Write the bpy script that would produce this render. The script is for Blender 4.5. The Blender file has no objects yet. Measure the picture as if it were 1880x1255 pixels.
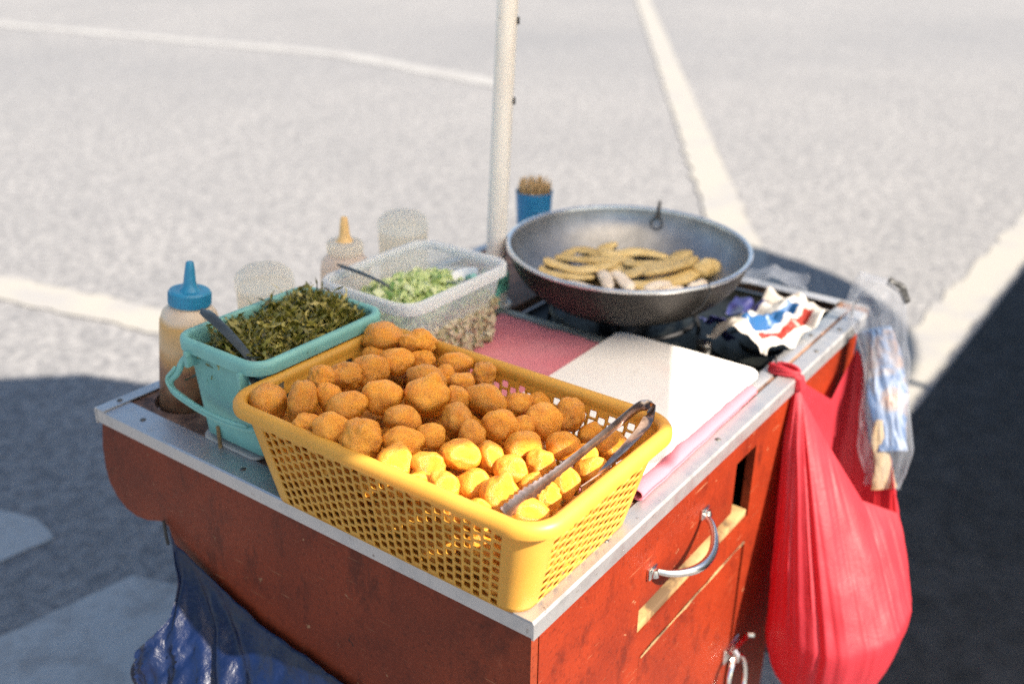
import bpy, bmesh, math, random
from mathutils import Vector, Matrix, noise
R = math.radians
random.seed(11)
SC = bpy.context.scene
COL = SC.collection
LIFT = 0.85          # height of the cart top; everything on the cart is written relative to it

# ------------------------------------------------------------------ helpers
def tag(o, label=None, cat=None, group=None, kind=None):
    if label: o['label'] = label
    if cat: o['category'] = cat
    if group: o['group'] = group
    if kind: o['kind'] = kind
    return o

def empty(name, loc=(0, 0, 0)):
    o = bpy.data.objects.new(name, None)
    o.empty_display_size = 0.05
    COL.objects.link(o)
    o.location = loc
    return o

class MB:
    """collects shapes into one mesh"""
    def __init__(s):
        s.bm = bmesh.new()
    def merge(s, b):
        me = bpy.data.meshes.new('tmp'); b.to_mesh(me); b.free()
        s.bm.from_mesh(me); bpy.data.meshes.remove(me)
    def box(s, lo, hi, bev=0.0, seg=2):
        b = bmesh.new()
        c = [(lo[i] + hi[i]) / 2 for i in range(3)]; d = [abs(hi[i] - lo[i]) for i in range(3)]
        bmesh.ops.create_cube(b, size=1, matrix=Matrix.Translation(c) @ Matrix.Diagonal((d[0], d[1], d[2], 1)))
        if bev > 0:
            bmesh.ops.bevel(b, geom=b.edges[:], offset=bev, segments=seg, affect='EDGES', profile=0.5)
        s.merge(b); return s
    def tube(s, pts, rad, n=10, cap=True, closed=False):
        pts = [Vector(p) for p in pts]
        m = len(pts)
        rads = rad if isinstance(rad, (list, tuple)) else [rad] * m
        rings = []; up = None
        for i, p in enumerate(pts):
            if closed: t = pts[(i + 1) % m] - pts[i - 1]
            else: t = pts[min(i + 1, m - 1)] - pts[max(i - 1, 0)]
            t.normalize()
            if up is None:
                up = Vector((0, 0, 1)) if abs(t.z) < 0.9 else Vector((1, 0, 0))
            u = (up - t * up.dot(t)).normalized(); w = t.cross(u); up = u
            rings.append([s.bm.verts.new(p + (u * math.cos(a) + w * math.sin(a)) * rads[i])
                          for a in (2 * math.pi * k / n for k in range(n))])
        for i in range(m if closed else m - 1):
            a, b = rings[i], rings[(i + 1) % m]
            for k in range(n):
                s.bm.faces.new((a[k], a[(k + 1) % n], b[(k + 1) % n], b[k]))
        if cap and not closed:
            s.bm.faces.new(rings[0][::-1]); s.bm.faces.new(rings[-1])
        return s
    def lathe(s, prof, c=(0, 0, 0), n=40, M=None):
        rings = []
        for (r, z) in prof:
            if r < 1e-6:
                rings.append([s.bm.verts.new(Vector((c[0], c[1], c[2] + z)))])
            else:
                rings.append([s.bm.verts.new(Vector((c[0] + r * math.cos(2 * math.pi * k / n), c[1] + r * math.sin(2 * math.pi * k / n), c[2] + z))) for k in range(n)])
        for a, b in zip(rings[:-1], rings[1:]):
            for k in range(n):
                k2 = (k + 1) % n
                q = [a[k % len(a)], a[k2 % len(a)], b[k2 % len(b)], b[k % len(b)]]
                u = []
                for v in q:
                    if v not in u: u.append(v)
                if len(u) > 2: s.bm.faces.new(u)
        return s
    def prism(s, poly, axis, lo, hi, holes=()):
        """polygon (list of 2-D points) with holes, extruded along axis 0/1/2 between lo and hi"""
        b = bmesh.new()
        def P(p, w):
            q = list(p); q.insert(axis, w); return q
        es = []
        for loop in [poly] + list(holes):
            vs = [b.verts.new(P(p, lo)) for p in loop]
            for i in range(len(vs)):
                es.append(b.edges.new((vs[i], vs[(i + 1) % len(vs)])))
        bmesh.ops.triangle_fill(b, use_beauty=True, edges=es)
        fs = b.faces[:]
        if not holes and len(fs) > 0:
            bmesh.ops.dissolve_limit(b, angle_limit=0.01, verts=b.verts[:], edges=b.edges[:])
            fs = b.faces[:]
        r = bmesh.ops.extrude_face_region(b, geom=fs)
        d = [0, 0, 0]; d[axis] = hi - lo
        bmesh.ops.translate(b, vec=d, verts=[g for g in r['geom'] if isinstance(g, bmesh.types.BMVert)])
        bmesh.ops.recalc_face_normals(b, faces=b.faces[:])
        s.merge(b); return s
    def loft(s, rings, closed=True, cap0=False, cap1=False):
        vr = [[s.bm.verts.new(p) for p in r] for r in rings]
        for a, b in zip(vr[:-1], vr[1:]):
            n = len(a)
            for k in range(n if closed else n - 1):
                s.bm.faces.new((a[k], a[(k + 1) % n], b[(k + 1) % n], b[k]))
        if cap0: s.bm.faces.new(vr[0][::-1])
        if cap1: s.bm.faces.new(vr[-1])
        return s
    def build(s, name, mat, parent=None, smooth=True, uv=None, angle=35):
        bmesh.ops.recalc_face_normals(s.bm, faces=s.bm.faces[:])
        me = bpy.data.meshes.new(name)
        s.bm.to_mesh(me); s.bm.free()
        if smooth:
            me.polygons.foreach_set('use_smooth', [True] * len(me.polygons))
            try: me.set_sharp_from_angle(angle=R(angle))
            except Exception: pass
        o = bpy.data.objects.new(name, me)
        me.materials.append(mat)
        COL.objects.link(o)
        if parent: o.parent = parent
        return o

def rrect(x0, x1, y0, y1, r, n=6):
    """rounded rectangle, counter-clockwise"""
    out = []
    for cx, cy, a0 in ((x1 - r, y1 - r, 0), (x0 + r, y1 - r, 90), (x0 + r, y0 + r, 180), (x1 - r, y0 + r, 270)):
        for k in range(n + 1):
            a = R(a0 + 90 * k / n)
            out.append((cx + r * math.cos(a), cy + r * math.sin(a)))
    return out

def circle(cx, cy, r, n=28):
    return [(cx + r * math.cos(2 * math.pi * k / n), cy + r * math.sin(2 * math.pi * k / n)) for k in range(n)]

def fbm(p, o=3):
    v = 0; a = 1
    for _ in range(o):
        v += a * noise.noise(p); p = p * 2.03; a *= 0.5
    return v

# ------------------------------------------------------------------ materials
class N:
    def __init__(s, name):
        s.m = bpy.data.materials.new(name); s.m.use_nodes = True
        s.t = s.m.node_tree; s.b = s.t.nodes['Principled BSDF']; s.out = s.t.nodes['Material Output']
    def n(s, typ, **kw):
        x = s.t.nodes.new(typ)
        for k, v in kw.items():
            if k in x.inputs: x.inputs[k].default_value = v
            else: setattr(x, k, v)
        return x
    def l(s, a, b): s.t.links.new(a, b)
    def coord(s, kind='Object', scale=(1, 1, 1)):
        c = s.n('ShaderNodeTexCoord'); m = s.n('ShaderNodeMapping'); m.inputs['Scale'].default_value = scale
        s.l(c.outputs[kind], m.inputs['Vector']); return m.outputs['Vector']
    def noise(s, vec, scale, detail=5, rough=0.55, dist=0.0):
        x = s.n('ShaderNodeTexNoise'); x.inputs['Scale'].default_value = scale; x.inputs['Detail'].default_value = detail
        x.inputs['Roughness'].default_value = rough; x.inputs['Distortion'].default_value = dist
        s.l(vec, x.inputs['Vector']); return x.outputs['Fac']
    def ramp(s, fac, stops, interp='LINEAR'):
        r = s.n('ShaderNodeValToRGB'); r.color_ramp.interpolation = interp
        el = r.color_ramp.elements
        while len(el) > 1: el.remove(el[-1])
        for i, (p, c) in enumerate(stops):
            e = el[0] if i == 0 else el.new(p)
            e.position = p; e.color = (c, c, c, 1) if isinstance(c, (int, float)) else (*c, 1)
        s.l(fac, r.inputs['Fac']); return r.outputs['Color']
    def mix(s, fac, a, b, mode='MIX'):
        x = s.n('ShaderNodeMix', data_type='RGBA', blend_type=mode)
        for sock, v in ((x.inputs[0], fac), (x.inputs[6], a), (x.inputs[7], b)):
            if hasattr(v, 'is_linked') or hasattr(v, 'links'): s.l(v, sock)
            elif isinstance(v, (int, float)): sock.default_value = v if sock == x.inputs[0] else (v, v, v, 1)
            else: sock.default_value = (*v, 1)
        return x.outputs[2]
    def bump(s, h, strength=0.3, dist=0.002):
        b = s.n('ShaderNodeBump'); b.inputs['Strength'].default_value = strength; b.inputs['Distance'].default_value = dist
        s.l(h, b.inputs['Height']); s.l(b.outputs['Normal'], s.b.inputs['Normal'])
    def set(s, **kw):
        for k, v in kw.items():
            i = s.b.inputs[{'Specular_IOR_Level': 'Specular IOR Level'}.get(k, k.replace('_', ' '))]
            if hasattr(v, 'links'): s.l(v, i)
            elif isinstance(v, (list, tuple)) and len(v) == 3 and i.type == 'RGBA': i.default_value = (*v, 1)
            else: i.default_value = v
        return s
    def translucent(s, col, fac):
        t = s.n('ShaderNodeBsdfTranslucent'); t.inputs['Color'].default_value = (*col, 1)
        m = s.n('ShaderNodeMixShader'); m.inputs[0].default_value = fac
        s.l(s.b.outputs[0], m.inputs[1]); s.l(t.outputs[0], m.inputs[2]); s.l(m.outputs[0], s.out.inputs['Surface'])
        return m
    def seethrough(s, fac, src=None):
        """mix in plain transparency (thin film)"""
        t = s.n('ShaderNodeBsdfTransparent')
        m = s.n('ShaderNodeMixShader')
        if hasattr(fac, 'links'): s.l(fac, m.inputs[0])
        else: m.inputs[0].default_value = fac
        s.l((src or s.b).outputs[0], m.inputs[1]); s.l(t.outputs[0], m.inputs[2]); s.l(m.outputs[0], s.out.inputs['Surface'])
        return m

def plain(name, col, rough=0.5, metal=0.0, var=0.15, scale=30, bump=0.0, bscale=200, bdist=0.001, **kw):
    x = N(name); v = x.coord()
    d = [c * (1 - var) for c in col]; e = [min(1, c * (1 + var)) for c in col]
    x.set(Base_Color=x.ramp(x.noise(v, scale), [(0.3, d), (0.7, e)]), Roughness=rough, Metallic=metal, **kw)
    if bump: x.bump(x.noise(v, bscale, 4), bump, bdist)
    return x

M = {}
# asphalt
x = N('asphalt'); v = x.coord()
big = x.noise(v, 0.55, 5); mid = x.noise(v, 11, 6, 0.66); fine = x.noise(v, 46, 5, 0.7); grit = x.noise(v, 120, 4, 0.7)
c = x.ramp(mid, [(0.28, (0.165, 0.1604, 0.1604)), (0.5, (0.2442, 0.2343, 0.2277)), (0.70, (0.2838, 0.2706, 0.2607))])
med = x.noise(v, 27, 4, 0.66)
c = x.mix(x.ramp(med, [(0.40, 0.95), (0.55, 0.0)]), c, (0.1089, 0.1069, 0.1109))
c = x.mix(x.ramp(fine, [(0.32, 0.65), (0.5, 0.0)]), c, (0.1188, 0.1175, 0.1188))
c = x.mix(x.ramp(fine, [(0.58, 0.0), (0.75, 0.55)]), c, (0.363, 0.3498, 0.3366))
c = x.mix(x.ramp(big, [(0.35, 0.30), (0.62, 0.0)]), c, (0.12, 0.12, 0.125)); c = x.mix(x.ramp(x.noise(v, 0.13, 3), [(0.44, 0.0), (0.64, 0.5)]), c, (0.12, 0.122, 0.13))
c = x.mix(x.ramp(grit, [(0.3, 0.55), (0.48, 0.0)]), c, (0.0924, 0.0924, 0.099))
c = x.mix(x.ramp(grit, [(0.6, 0.0), (0.72, 0.4)]), c, (0.3828, 0.3696, 0.3564))
c = x.mix(1.0, c, (0.985, 1.0, 1.025), 'MULTIPLY')
x.set(Base_Color=c, Roughness=0.9); x.bump(fine, 0.6, 0.006); M['asphalt'] = x.m
x = N('shade_darkened_asphalt'); v = x.coord(); n1 = x.noise(v, 16, 6, 0.65); n2 = x.noise(v, 140, 3, 0.6)
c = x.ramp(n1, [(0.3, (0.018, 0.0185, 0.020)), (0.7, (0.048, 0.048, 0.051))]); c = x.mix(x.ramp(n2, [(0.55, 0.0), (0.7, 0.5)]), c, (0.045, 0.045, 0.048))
x.set(Base_Color=c, Roughness=0.9, **{'Specular IOR Level': 0.2}); x.bump(n2, 0.6, 0.005); M['shade_asphalt'] = x.m  # asphalt colour darkened to stand in for deep shade
M['concrete'] = plain('plain_concrete', (0.3, 0.29, 0.27), 0.9, 0, 0.2, 4).m
# worn road paint
def paint(name, col, wear):
    x = N(name); v = x.coord()
    w = x.ramp(x.noise(v, 5, 7, 0.68), [(wear - 0.09, 1.0), (wear + 0.05, 0.0)])
    w2 = x.ramp(x.noise(v, 38, 4, 0.7), [(0.36, 0.55), (0.5, 0.0)])
    c = x.mix(w, col, (0.2312, 0.2244, 0.221)); c = x.mix(w2, c, (0.2448, 0.238, 0.2312))
    x.set(Base_Color=c, Roughness=0.75); return x.m
M['line_paint'] = paint('line_paint', (0.268, 0.253, 0.226), 0.47)
M['faint_paint'] = paint('faint_paint', (0.268, 0.264, 0.258), 0.54)
M['patch_paint'] = paint('patch_paint', (0.33, 0.335, 0.335), 0.48)
# red painted plywood
def redwood(name, base, dark, chip, streak, scratch):
    x = N(name); v = x.coord(); vs = x.coord('Object', streak)
    n1 = x.noise(v, 8, 6, 0.62); n2 = x.noise(vs, 24, 6, 0.65); n3 = x.noise(v, 42, 5, 0.7, 0.6); n4 = x.noise(v, 170, 4, 0.7); n5 = x.noise(v, 17, 7, 0.7, 0.4)
    c = x.mix(x.ramp(n1, [(0.34, 0.6), (0.60, 0.0)]), base, dark)
    c = x.mix(x.ramp(n5, [(0.30, 0.5), (0.42, 0.0)]), c, [k_ * 0.45 for k_ in dark])
    c = x.mix(x.ramp(n2, [(0.33, 0.6), (0.46, 0.0)]), c, [k_ * 0.5 for k_ in dark])
    c = x.mix(x.ramp(n4, [(0.3, 0.65), (0.46, 0.0)]), c, [k_ * 0.4 for k_ in dark])
    c = x.mix(x.ramp(n4, [(0.60, 0.0), (0.75, 0.45)]), c, chip)
    c = x.mix(x.ramp(n5, [(0.62, 0.0), (0.72, 0.35)]), c, chip)
    for (rot_, sc_, sd_) in scratch:
        cc_ = x.n('ShaderNodeTexCoord'); mp = x.n('ShaderNodeMapping'); mp.inputs['Rotation'].default_value = rot_; mp.inputs['Scale'].default_value = sc_; mp.inputs['Location'].default_value = (sd_, sd_, sd_)
        x.l(cc_.outputs['Object'], mp.inputs['Vector']); ns = x.noise(mp.outputs['Vector'], 10, 3, 0.5)
        c = x.mix(x.ramp(ns, [(0.70, 0.0), (0.73, 0.5)]), c, (0.36, 0.19, 0.10))
    c = x.mix(x.ramp(n3, [(0.67, 0.0), (0.69, 0.85)]), c, (0.28, 0.16, 0.085))
    c = x.mix(x.ramp(n3, [(0.26, 0.9), (0.29, 0.0)]), c, (0.02, 0.008, 0.006))
    x.set(Base_Color=c, Roughness=0.55); x.b.inputs['Specular IOR Level'].default_value = 0.22; x.bump(x.mix(0.5, n2, n4), 0.3, 0.001); return x.m
M['red_side'] = redwood('red_painted_wood', (0.175, 0.0165, 0.0028), (0.088, 0.007, 0.0016), (0.21, 0.055, 0.024), (1.0, 1.0, 0.6), (((0, R(38), 0), (1.2, 1, 30), 3.0), ((0, R(-20), 0), (1.5, 1, 34), 7.0)))
M['red_front'] = redwood('weathered_red_wood', (0.175, 0.026, 0.008), (0.078, 0.012, 0.005), (0.34, 0.10, 0.05), (1, 1.0, 0.45), (((R(70), 0, 0), (1, 1.2, 34), 2.0), ((R(100), 0, 0), (1, 1.4, 34), 9.0)))
# raw wood
def rawwood(name, a, b, dk, sc):
    x = N(name); v = x.coord('Object', sc); v2 = x.coord()
    c = x.ramp(x.noise(v, 18, 7, 0.6, 0.4), [(0.3, a), (0.7, b)])
    c = x.mix(x.ramp(x.noise(v2, 16, 6, 0.65), [(0.40, 0.9), (0.55, 0.0)]), c, dk)
    x.set(Base_Color=c, Roughness=0.7); x.bump(x.noise(v, 40, 5), 0.3, 0.001); return x.m
M['top_wood'] = rawwood('stained_wood', (0.16, 0.075, 0.045), (0.30, 0.17, 0.11), (0.035, 0.014, 0.01), (1, 0.25, 1))
M['raw_wood'] = rawwood('raw_wood', (0.26, 0.155, 0.055), (0.36, 0.24, 0.11), (0.06, 0.032, 0.015), (0.25, 1, 1))
M['dark_void'] = plain('dark_inside', (0.018, 0.013, 0.011), 0.9).m  # near-black colour stands in for the shade inside the cart
# metals
x = N('aluminium_edging'); v = x.coord()
sp = x.noise(v, 35, 6, 0.7)
c = x.mix(x.ramp(sp, [(0.30, 0.4), (0.5, 0.0)]), (0.46, 0.46, 0.475), (0.33, 0.33, 0.34))
c = x.mix(x.ramp(x.noise(v, 90, 4), [(0.68, 0.0), (0.74, 0.7)]), c, (0.2, 0.16, 0.14))
x.set(Base_Color=c, Metallic=0.82, Roughness=x.ramp(sp, [(0.3, 0.55), (0.7, 0.36)])); x.bump(sp, 0.12, 0.001); M['alu'] = x.m
M['chrome'] = plain('chrome', (0.72, 0.7, 0.68), 0.16, 1.0, 0.08, 60).m
M['screw'] = plain('screw', (0.09, 0.085, 0.08), 0.5, 0.7).m
x = N('wok_steel'); v = x.coord(); sp = x.noise(v, 26, 6, 0.65)
x.set(Base_Color=x.ramp(sp, [(0.3, (0.20, 0.205, 0.215)), (0.7, (0.33, 0.335, 0.35))]), Metallic=0.85, Roughness=x.ramp(x.noise(v, 9, 5), [(0.35, 0.30), (0.65, 0.46)])); M['wok'] = x.m
M['wok_out'] = plain('sooty_steel', (0.018, 0.016, 0.015), 0.5, 0.35, 0.6, 14).m
M['wok_rim'] = plain('rubbed_steel', (0.66, 0.66, 0.68), 0.3, 0.85, 0.12, 60).m
x = N('tongs_steel'); v = x.coord(); sp = x.noise(v, 60, 5, 0.7)
x.set(Base_Color=x.ramp(sp, [(0.3, (0.20, 0.13, 0.10)), (0.6, (0.42, 0.33, 0.30))]), Metallic=0.95, Roughness=0.24); x.bump(sp, 0.1, 0.0006); M['tongs'] = x.m
M['stove'] = plain('black_stove_enamel', (0.006, 0.007, 0.0065), 0.45, 0.0, 0.5, 25, 0.15, 60, 0.001, Specular_IOR_Level=0.25).m
M['stove_edge'] = plain('grey_stove_edge', (0.20, 0.22, 0.22), 0.5, 0.3, 0.25, 40).m
M['iron'] = plain('cast_iron', (0.02, 0.02, 0.022), 0.5, 0.6, 0.3, 40).m
# plastics
x = N('yellow_basket_plastic'); v = x.coord()
x.set(Base_Color=x.ramp(x.noise(v, 14, 4), [(0.3, (0.612, 0.3145, 0.0425)), (0.7, (0.68, 0.3825, 0.06375))]), Roughness=0.42)
x.bump(x.noise(v, 300, 3), 0.15, 0.0004); x.translucent((0.8075, 0.4675, 0.051), 0.30); M['basket'] = x.m
x = plain('teal_plastic', (0.175, 0.405, 0.375), 0.5, 0, 0.12, 25, 0.12, 350, 0.0005); x.translucent((0.132, 0.528, 0.484), 0.12); M['teal'] = x.m
x = N('frosted_plastic'); v = x.coord()
x.set(Base_Color=(0.82, 0.84, 0.84), Roughness=0.3); x.translucent((0.9, 0.9, 0.9), 0.45)
mx = x.n('ShaderNodeMixShader'); tr = x.n('ShaderNodeBsdfTransparent'); mx.inputs[0].default_value = 0.60
last = [l.from_node for l in x.t.links if l.to_node == x.out][0]
x.l(last.outputs[0], mx.inputs[1]); x.l(tr.outputs[0], mx.inputs[2]); x.l(mx.outputs[0], x.out.inputs['Surface']); M['frost'] = x.m
x = N('frosted_rim'); x.set(Base_Color=(0.86, 0.87, 0.87), Roughness=0.3); x.translucent((0.9, 0.9, 0.9), 0.4)
mx = x.n('ShaderNodeMixShader'); tr = x.n('ShaderNodeBsdfTransparent'); mx.inputs[0].default_value = 0.35
last = [l.from_node for l in x.t.links if l.to_node == x.out][0]
x.l(last.outputs[0], mx.inputs[1]); x.l(tr.outputs[0], mx.inputs[2]); x.l(mx.outputs[0], x.out.inputs['Surface']); M['frost_rim'] = x.m
M['blue_cap'] = plain('blue_cap_plastic', (0.02, 0.20, 0.35), 0.42, 0, 0.12, 40).m
M['blue_cup'] = plain('blue_cup_plastic', (0.02, 0.2, 0.42), 0.4, 0, 0.12, 30).m
M['amber_cap'] = plain('amber_cap_plastic', (0.72, 0.45, 0.18), 0.35, 0, 0.15, 60).m
# bottles: sauce seen through milky plastic, bands by height
def bottle_mat(name, stops, lo, hi, tcol=(0.8, 0.55, 0.35), tf=0.2, see=0.0):
    x = N(name); c = x.n('ShaderNodeTexCoord'); s = x.n('ShaderNodeSeparateXYZ'); x.l(c.outputs['Object'], s.inputs[0])
    v = x.coord(); nn = x.noise(v, 45, 5)
    mr = x.n('ShaderNodeMapRange'); mr.inputs['From Min'].default_value = lo; mr.inputs['From Max'].default_value = hi
    ad = x.n('ShaderNodeMath', operation='MULTIPLY_ADD'); ad.inputs[1].default_value = 0.025; x.l(nn, ad.inputs[0]); x.l(s.outputs['Z'], ad.inputs[2])
    x.l(ad.outputs[0], mr.inputs['Value'])
    col = x.ramp(mr.outputs[0], stops)
    x.set(Base_Color=x.mix(x.ramp(nn, [(0.35, 0.0), (0.7, 0.35)]), col, (0.55, 0.36, 0.2)), Roughness=0.35)
    x.seethrough(see, x.translucent(tcol, tf)) if see else x.translucent(tcol, tf); return x.m
M['sauce_a'] = bottle_mat('brown_sauce_in_milky_plastic', [(0.0, (0.09, 0.045, 0.03)), (0.38, (0.12, 0.05, 0.03)), (0.58, (0.22, 0.09, 0.045)), (0.65, (0.50, 0.26, 0.08)), (0.74, (0.66, 0.46, 0.26)), (0.88, (0.66, 0.38, 0.12)), (0.93, (0.76, 0.62, 0.48))], -0.05, 0.145)
M['sauce_b'] = bottle_mat('orange_sauce_in_milky_plastic', [(0.0, (0.45, 0.15, 0.05)), (0.5, (0.48, 0.17, 0.07)), (0.62, (0.72, 0.52, 0.4)), (0.75, (0.70, 0.42, 0.16)), (0.85, (0.78, 0.62, 0.5)), (1.0, (0.8, 0.7, 0.62))], -0.05, 0.145, (0.95, 0.7, 0.5), 0.4, 0.34)
M['sauce_c'] = bottle_mat('cream_sauce_in_milky_plastic', [(0.0, (0.66, 0.52, 0.36)), (0.6, (0.72, 0.6, 0.44)), (0.8, (0.78, 0.68, 0.5)), (0.9, (0.82, 0.8, 0.76))], -0.05, 0.145, (1.0, 0.88, 0.7), 0.75, 0.3)
x = N('milky_lid'); x.set(Base_Color=(0.92, 0.87, 0.78), Roughness=0.3); x.seethrough(0.38, x.translucent((1.0, 0.95, 0.86), 0.8)); M['lid'] = x.m
# cloth, board, paper
x = N('pink_cloth'); v = x.coord(); vw = x.coord('Object', (1, 1, 1))
n1 = x.noise(v, 9, 5, 0.65); n2 = x.noise(v, 420, 2, 0.5)
c = x.mix(x.ramp(n1, [(0.35, 0.0), (0.7, 0.6)]), (0.56, 0.165, 0.21), (0.64, 0.30, 0.33)); c = x.mix(x.ramp(n2, [(0.35, 0.25), (0.6, 0.0)]), c, (0.42, 0.09, 0.13))
x.set(Base_Color=c, Roughness=0.95); x.bump(n2, 0.5, 0.0012); M['cloth'] = x.m
x = N('rolled_pink_cloth'); v = x.coord(); n1 = x.noise(v, 60, 6, 0.7); n2 = x.noise(v, 420, 2, 0.5)
s = x.n('ShaderNodeSeparateXYZ'); x.l(v, s.inputs[0])
ad = x.n('ShaderNodeMath', operation='MULTIPLY_ADD'); ad.inputs[1].default_value = 0.16; x.l(n1, ad.inputs[0]); x.l(s.outputs['X'], ad.inputs[2])
c = x.ramp(ad.outputs[0], [(0.33, (0.46, 0.13, 0.17)), (0.42, (0.52, 0.28, 0.31)), (0.55, (0.55, 0.34, 0.37))])  # ramp from darker to paler pink along the roll
x.set(Base_Color=c, Roughness=0.95); x.bump(n2, 0.5, 0.0012); M['cloth_roll'] = x.m
x = N('cutting_board_plastic'); v = x.coord(); n1 = x.noise(v, 14, 5)
vs = x.coord('Object', (1, 14, 1)); n2 = x.noise(vs, 22, 5, 0.7)
c = x.mix(x.ramp(n1, [(0.55, 0.0), (0.75, 0.5)]), (0.76, 0.73, 0.70), (0.74, 0.60, 0.56)); c = x.mix(x.ramp(n2, [(0.32, 0.5), (0.42, 0.0)]), c, (0.56, 0.51, 0.47)); n6 = x.noise(x.coord('Object', (16, 1, 1)), 18, 5, 0.7); c = x.mix(x.ramp(n6, [(0.30, 0.45), (0.38, 0.0)]), c, (0.54, 0.50, 0.46))
x.set(Base_Color=c, Roughness=0.45); x.bump(n2, 0.08, 0.0006); M['board'] = x.m
M['foam'] = plain('foam_sheet', (0.40, 0.37, 0.34), 0.8, 0, 0.15, 60).m
x = N('wrapper_print'); u = x.n('ShaderNodeUVMap'); s = x.n('ShaderNodeSeparateXYZ'); x.l(u.outputs[0], s.inputs[0])
v = x.coord(); ad = x.n('ShaderNodeMath', operation='MULTIPLY_ADD'); ad.inputs[1].default_value = 0.16; x.l(x.noise(v, 40, 3), ad.inputs[0]); x.l(s.outputs['Y'], ad.inputs[2])
c = x.ramp(ad.outputs[0], [(0.0, (0.40, 0.385, 0.36)), (0.24, (0.22, 0.015, 0.008)), (0.37, (0.38, 0.365, 0.35)), (0.45, (0.006, 0.055, 0.16)), (0.70, (0.20, 0.20, 0.2)), (0.86, (0.38, 0.365, 0.35)), (0.98, (0.02, 0.02, 0.08))], 'CONSTANT')
s2 = x.ramp(s.outputs['X'], [(0.0, 1.0), (0.13, 0.0), (0.86, 0.0), (0.9, 1.0)], 'CONSTANT')
c = x.mix(s2, c, (0.36, 0.33, 0.30))
x.set(Base_Color=c, Roughness=0.42); M['wrapper'] = x.m
M['navy_film'] = plain('navy_film', (0.02, 0.022, 0.09), 0.35, 0, 0.3).m
# bags
def bagmat(name, col, tcol, tfac, rough, st, var=0.25, see=0.0, cz=1.0):
    x = N(name); v = x.coord(); n1 = x.noise(v, 22, 5); n2 = x.noise(v, 60, 5, 0.6, 1.2)
    c = x.ramp(n1, [(0.3, [q * (1 - var) for q in col]), (0.7, [min(1, q * (1 + var)) for q in col])])
    n3 = x.noise(x.coord('Object', (1, 1, cz)), 26, 4, 0.65, 0.5)
    x.set(Base_Color=c, Roughness=rough); x.bump(x.mix(0.5, n2, n3), st, 0.005)
    m = x.translucent(tcol, tfac)
    if see: x.seethrough(see, m)
    return x.m
M['red_bag'] = bagmat('red_bag_plastic', (0.43, 0.034, 0.052), (0.60, 0.035, 0.045), 0.48, 0.50, 0.24, 0.12, 0.0, 0.16)
M['blue_bag'] = bagmat('blue_bag_plastic', (0.0016, 0.008, 0.040), (0.004, 0.018, 0.08), 0.12, 0.36, 0.75)
M['clear_film'] = bagmat('clear_bag_film', (0.26, 0.28, 0.33), (0.36, 0.39, 0.46), 0.3, 0.45, 0.4, 0.1, 0.80)
x = N('printed_bag_film'); v = x.coord(); n1 = x.noise(v, 15, 4, 0.5, 0.8); n2 = x.noise(v, 26, 4, 0.5)
c = x.ramp(n1, [(0.42, (0.005, 0.05, 0.15)), (0.5, (0.03, 0.075, 0.17)), (0.55, (0.09, 0.085, 0.11)), (0.63, (0.15, 0.075, 0.045))])
c = x.mix(x.ramp(n2, [(0.55, 0.0), (0.7, 0.5)]), c, (0.12, 0.125, 0.15))
x.set(Base_Color=c, Roughness=0.5); x.bump(n1, 0.4, 0.004); M['print_film'] = x.m
M['crust'] = plain('pale_snack', (0.24, 0.18, 0.10), 0.8, 0, 0.3, 40, 0.4, 60, 0.004).m
# pole, canopies of the added shade casters
x = N('cream_pole_paint'); v = x.coord(); vs = x.coord('Object', (1, 1, 0.12))
c = x.mix(x.ramp(x.noise(vs, 60, 5, 0.65), [(0.35, 0.3), (0.55, 0.0)]), (0.74, 0.71, 0.665), (0.50, 0.44, 0.38)); c = x.mix(x.ramp(x.noise(v, 34, 5, 0.7), [(0.66, 0.0), (0.72, 0.7)]), c, (0.25, 0.14, 0.08))
x.set(Base_Color=c, Roughness=0.45); M['pole'] = x.m
M['black'] = plain('black_rubber', (0.015, 0.015, 0.016), 0.5).m
x = plain('canopy_fabric', (0.25, 0.26, 0.3), 0.9, 0, 0.1, 10); x.translucent((0.3, 0.3, 0.34), 0.05); M['canopy'] = x.m
x = plain('cream_canopy_fabric', (0.62, 0.55, 0.45), 0.9, 0, 0.06, 10); x.translucent((1.0, 0.88, 0.72), 0.94); M['cream_canopy'] = x.m  # added shade caster's cloth; strong translucency warms and brightens the shaded cart top
M['twine'] = plain('green_twine', (0.12, 0.4, 0.3), 0.8, 0, 0.3, 60).m
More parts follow.
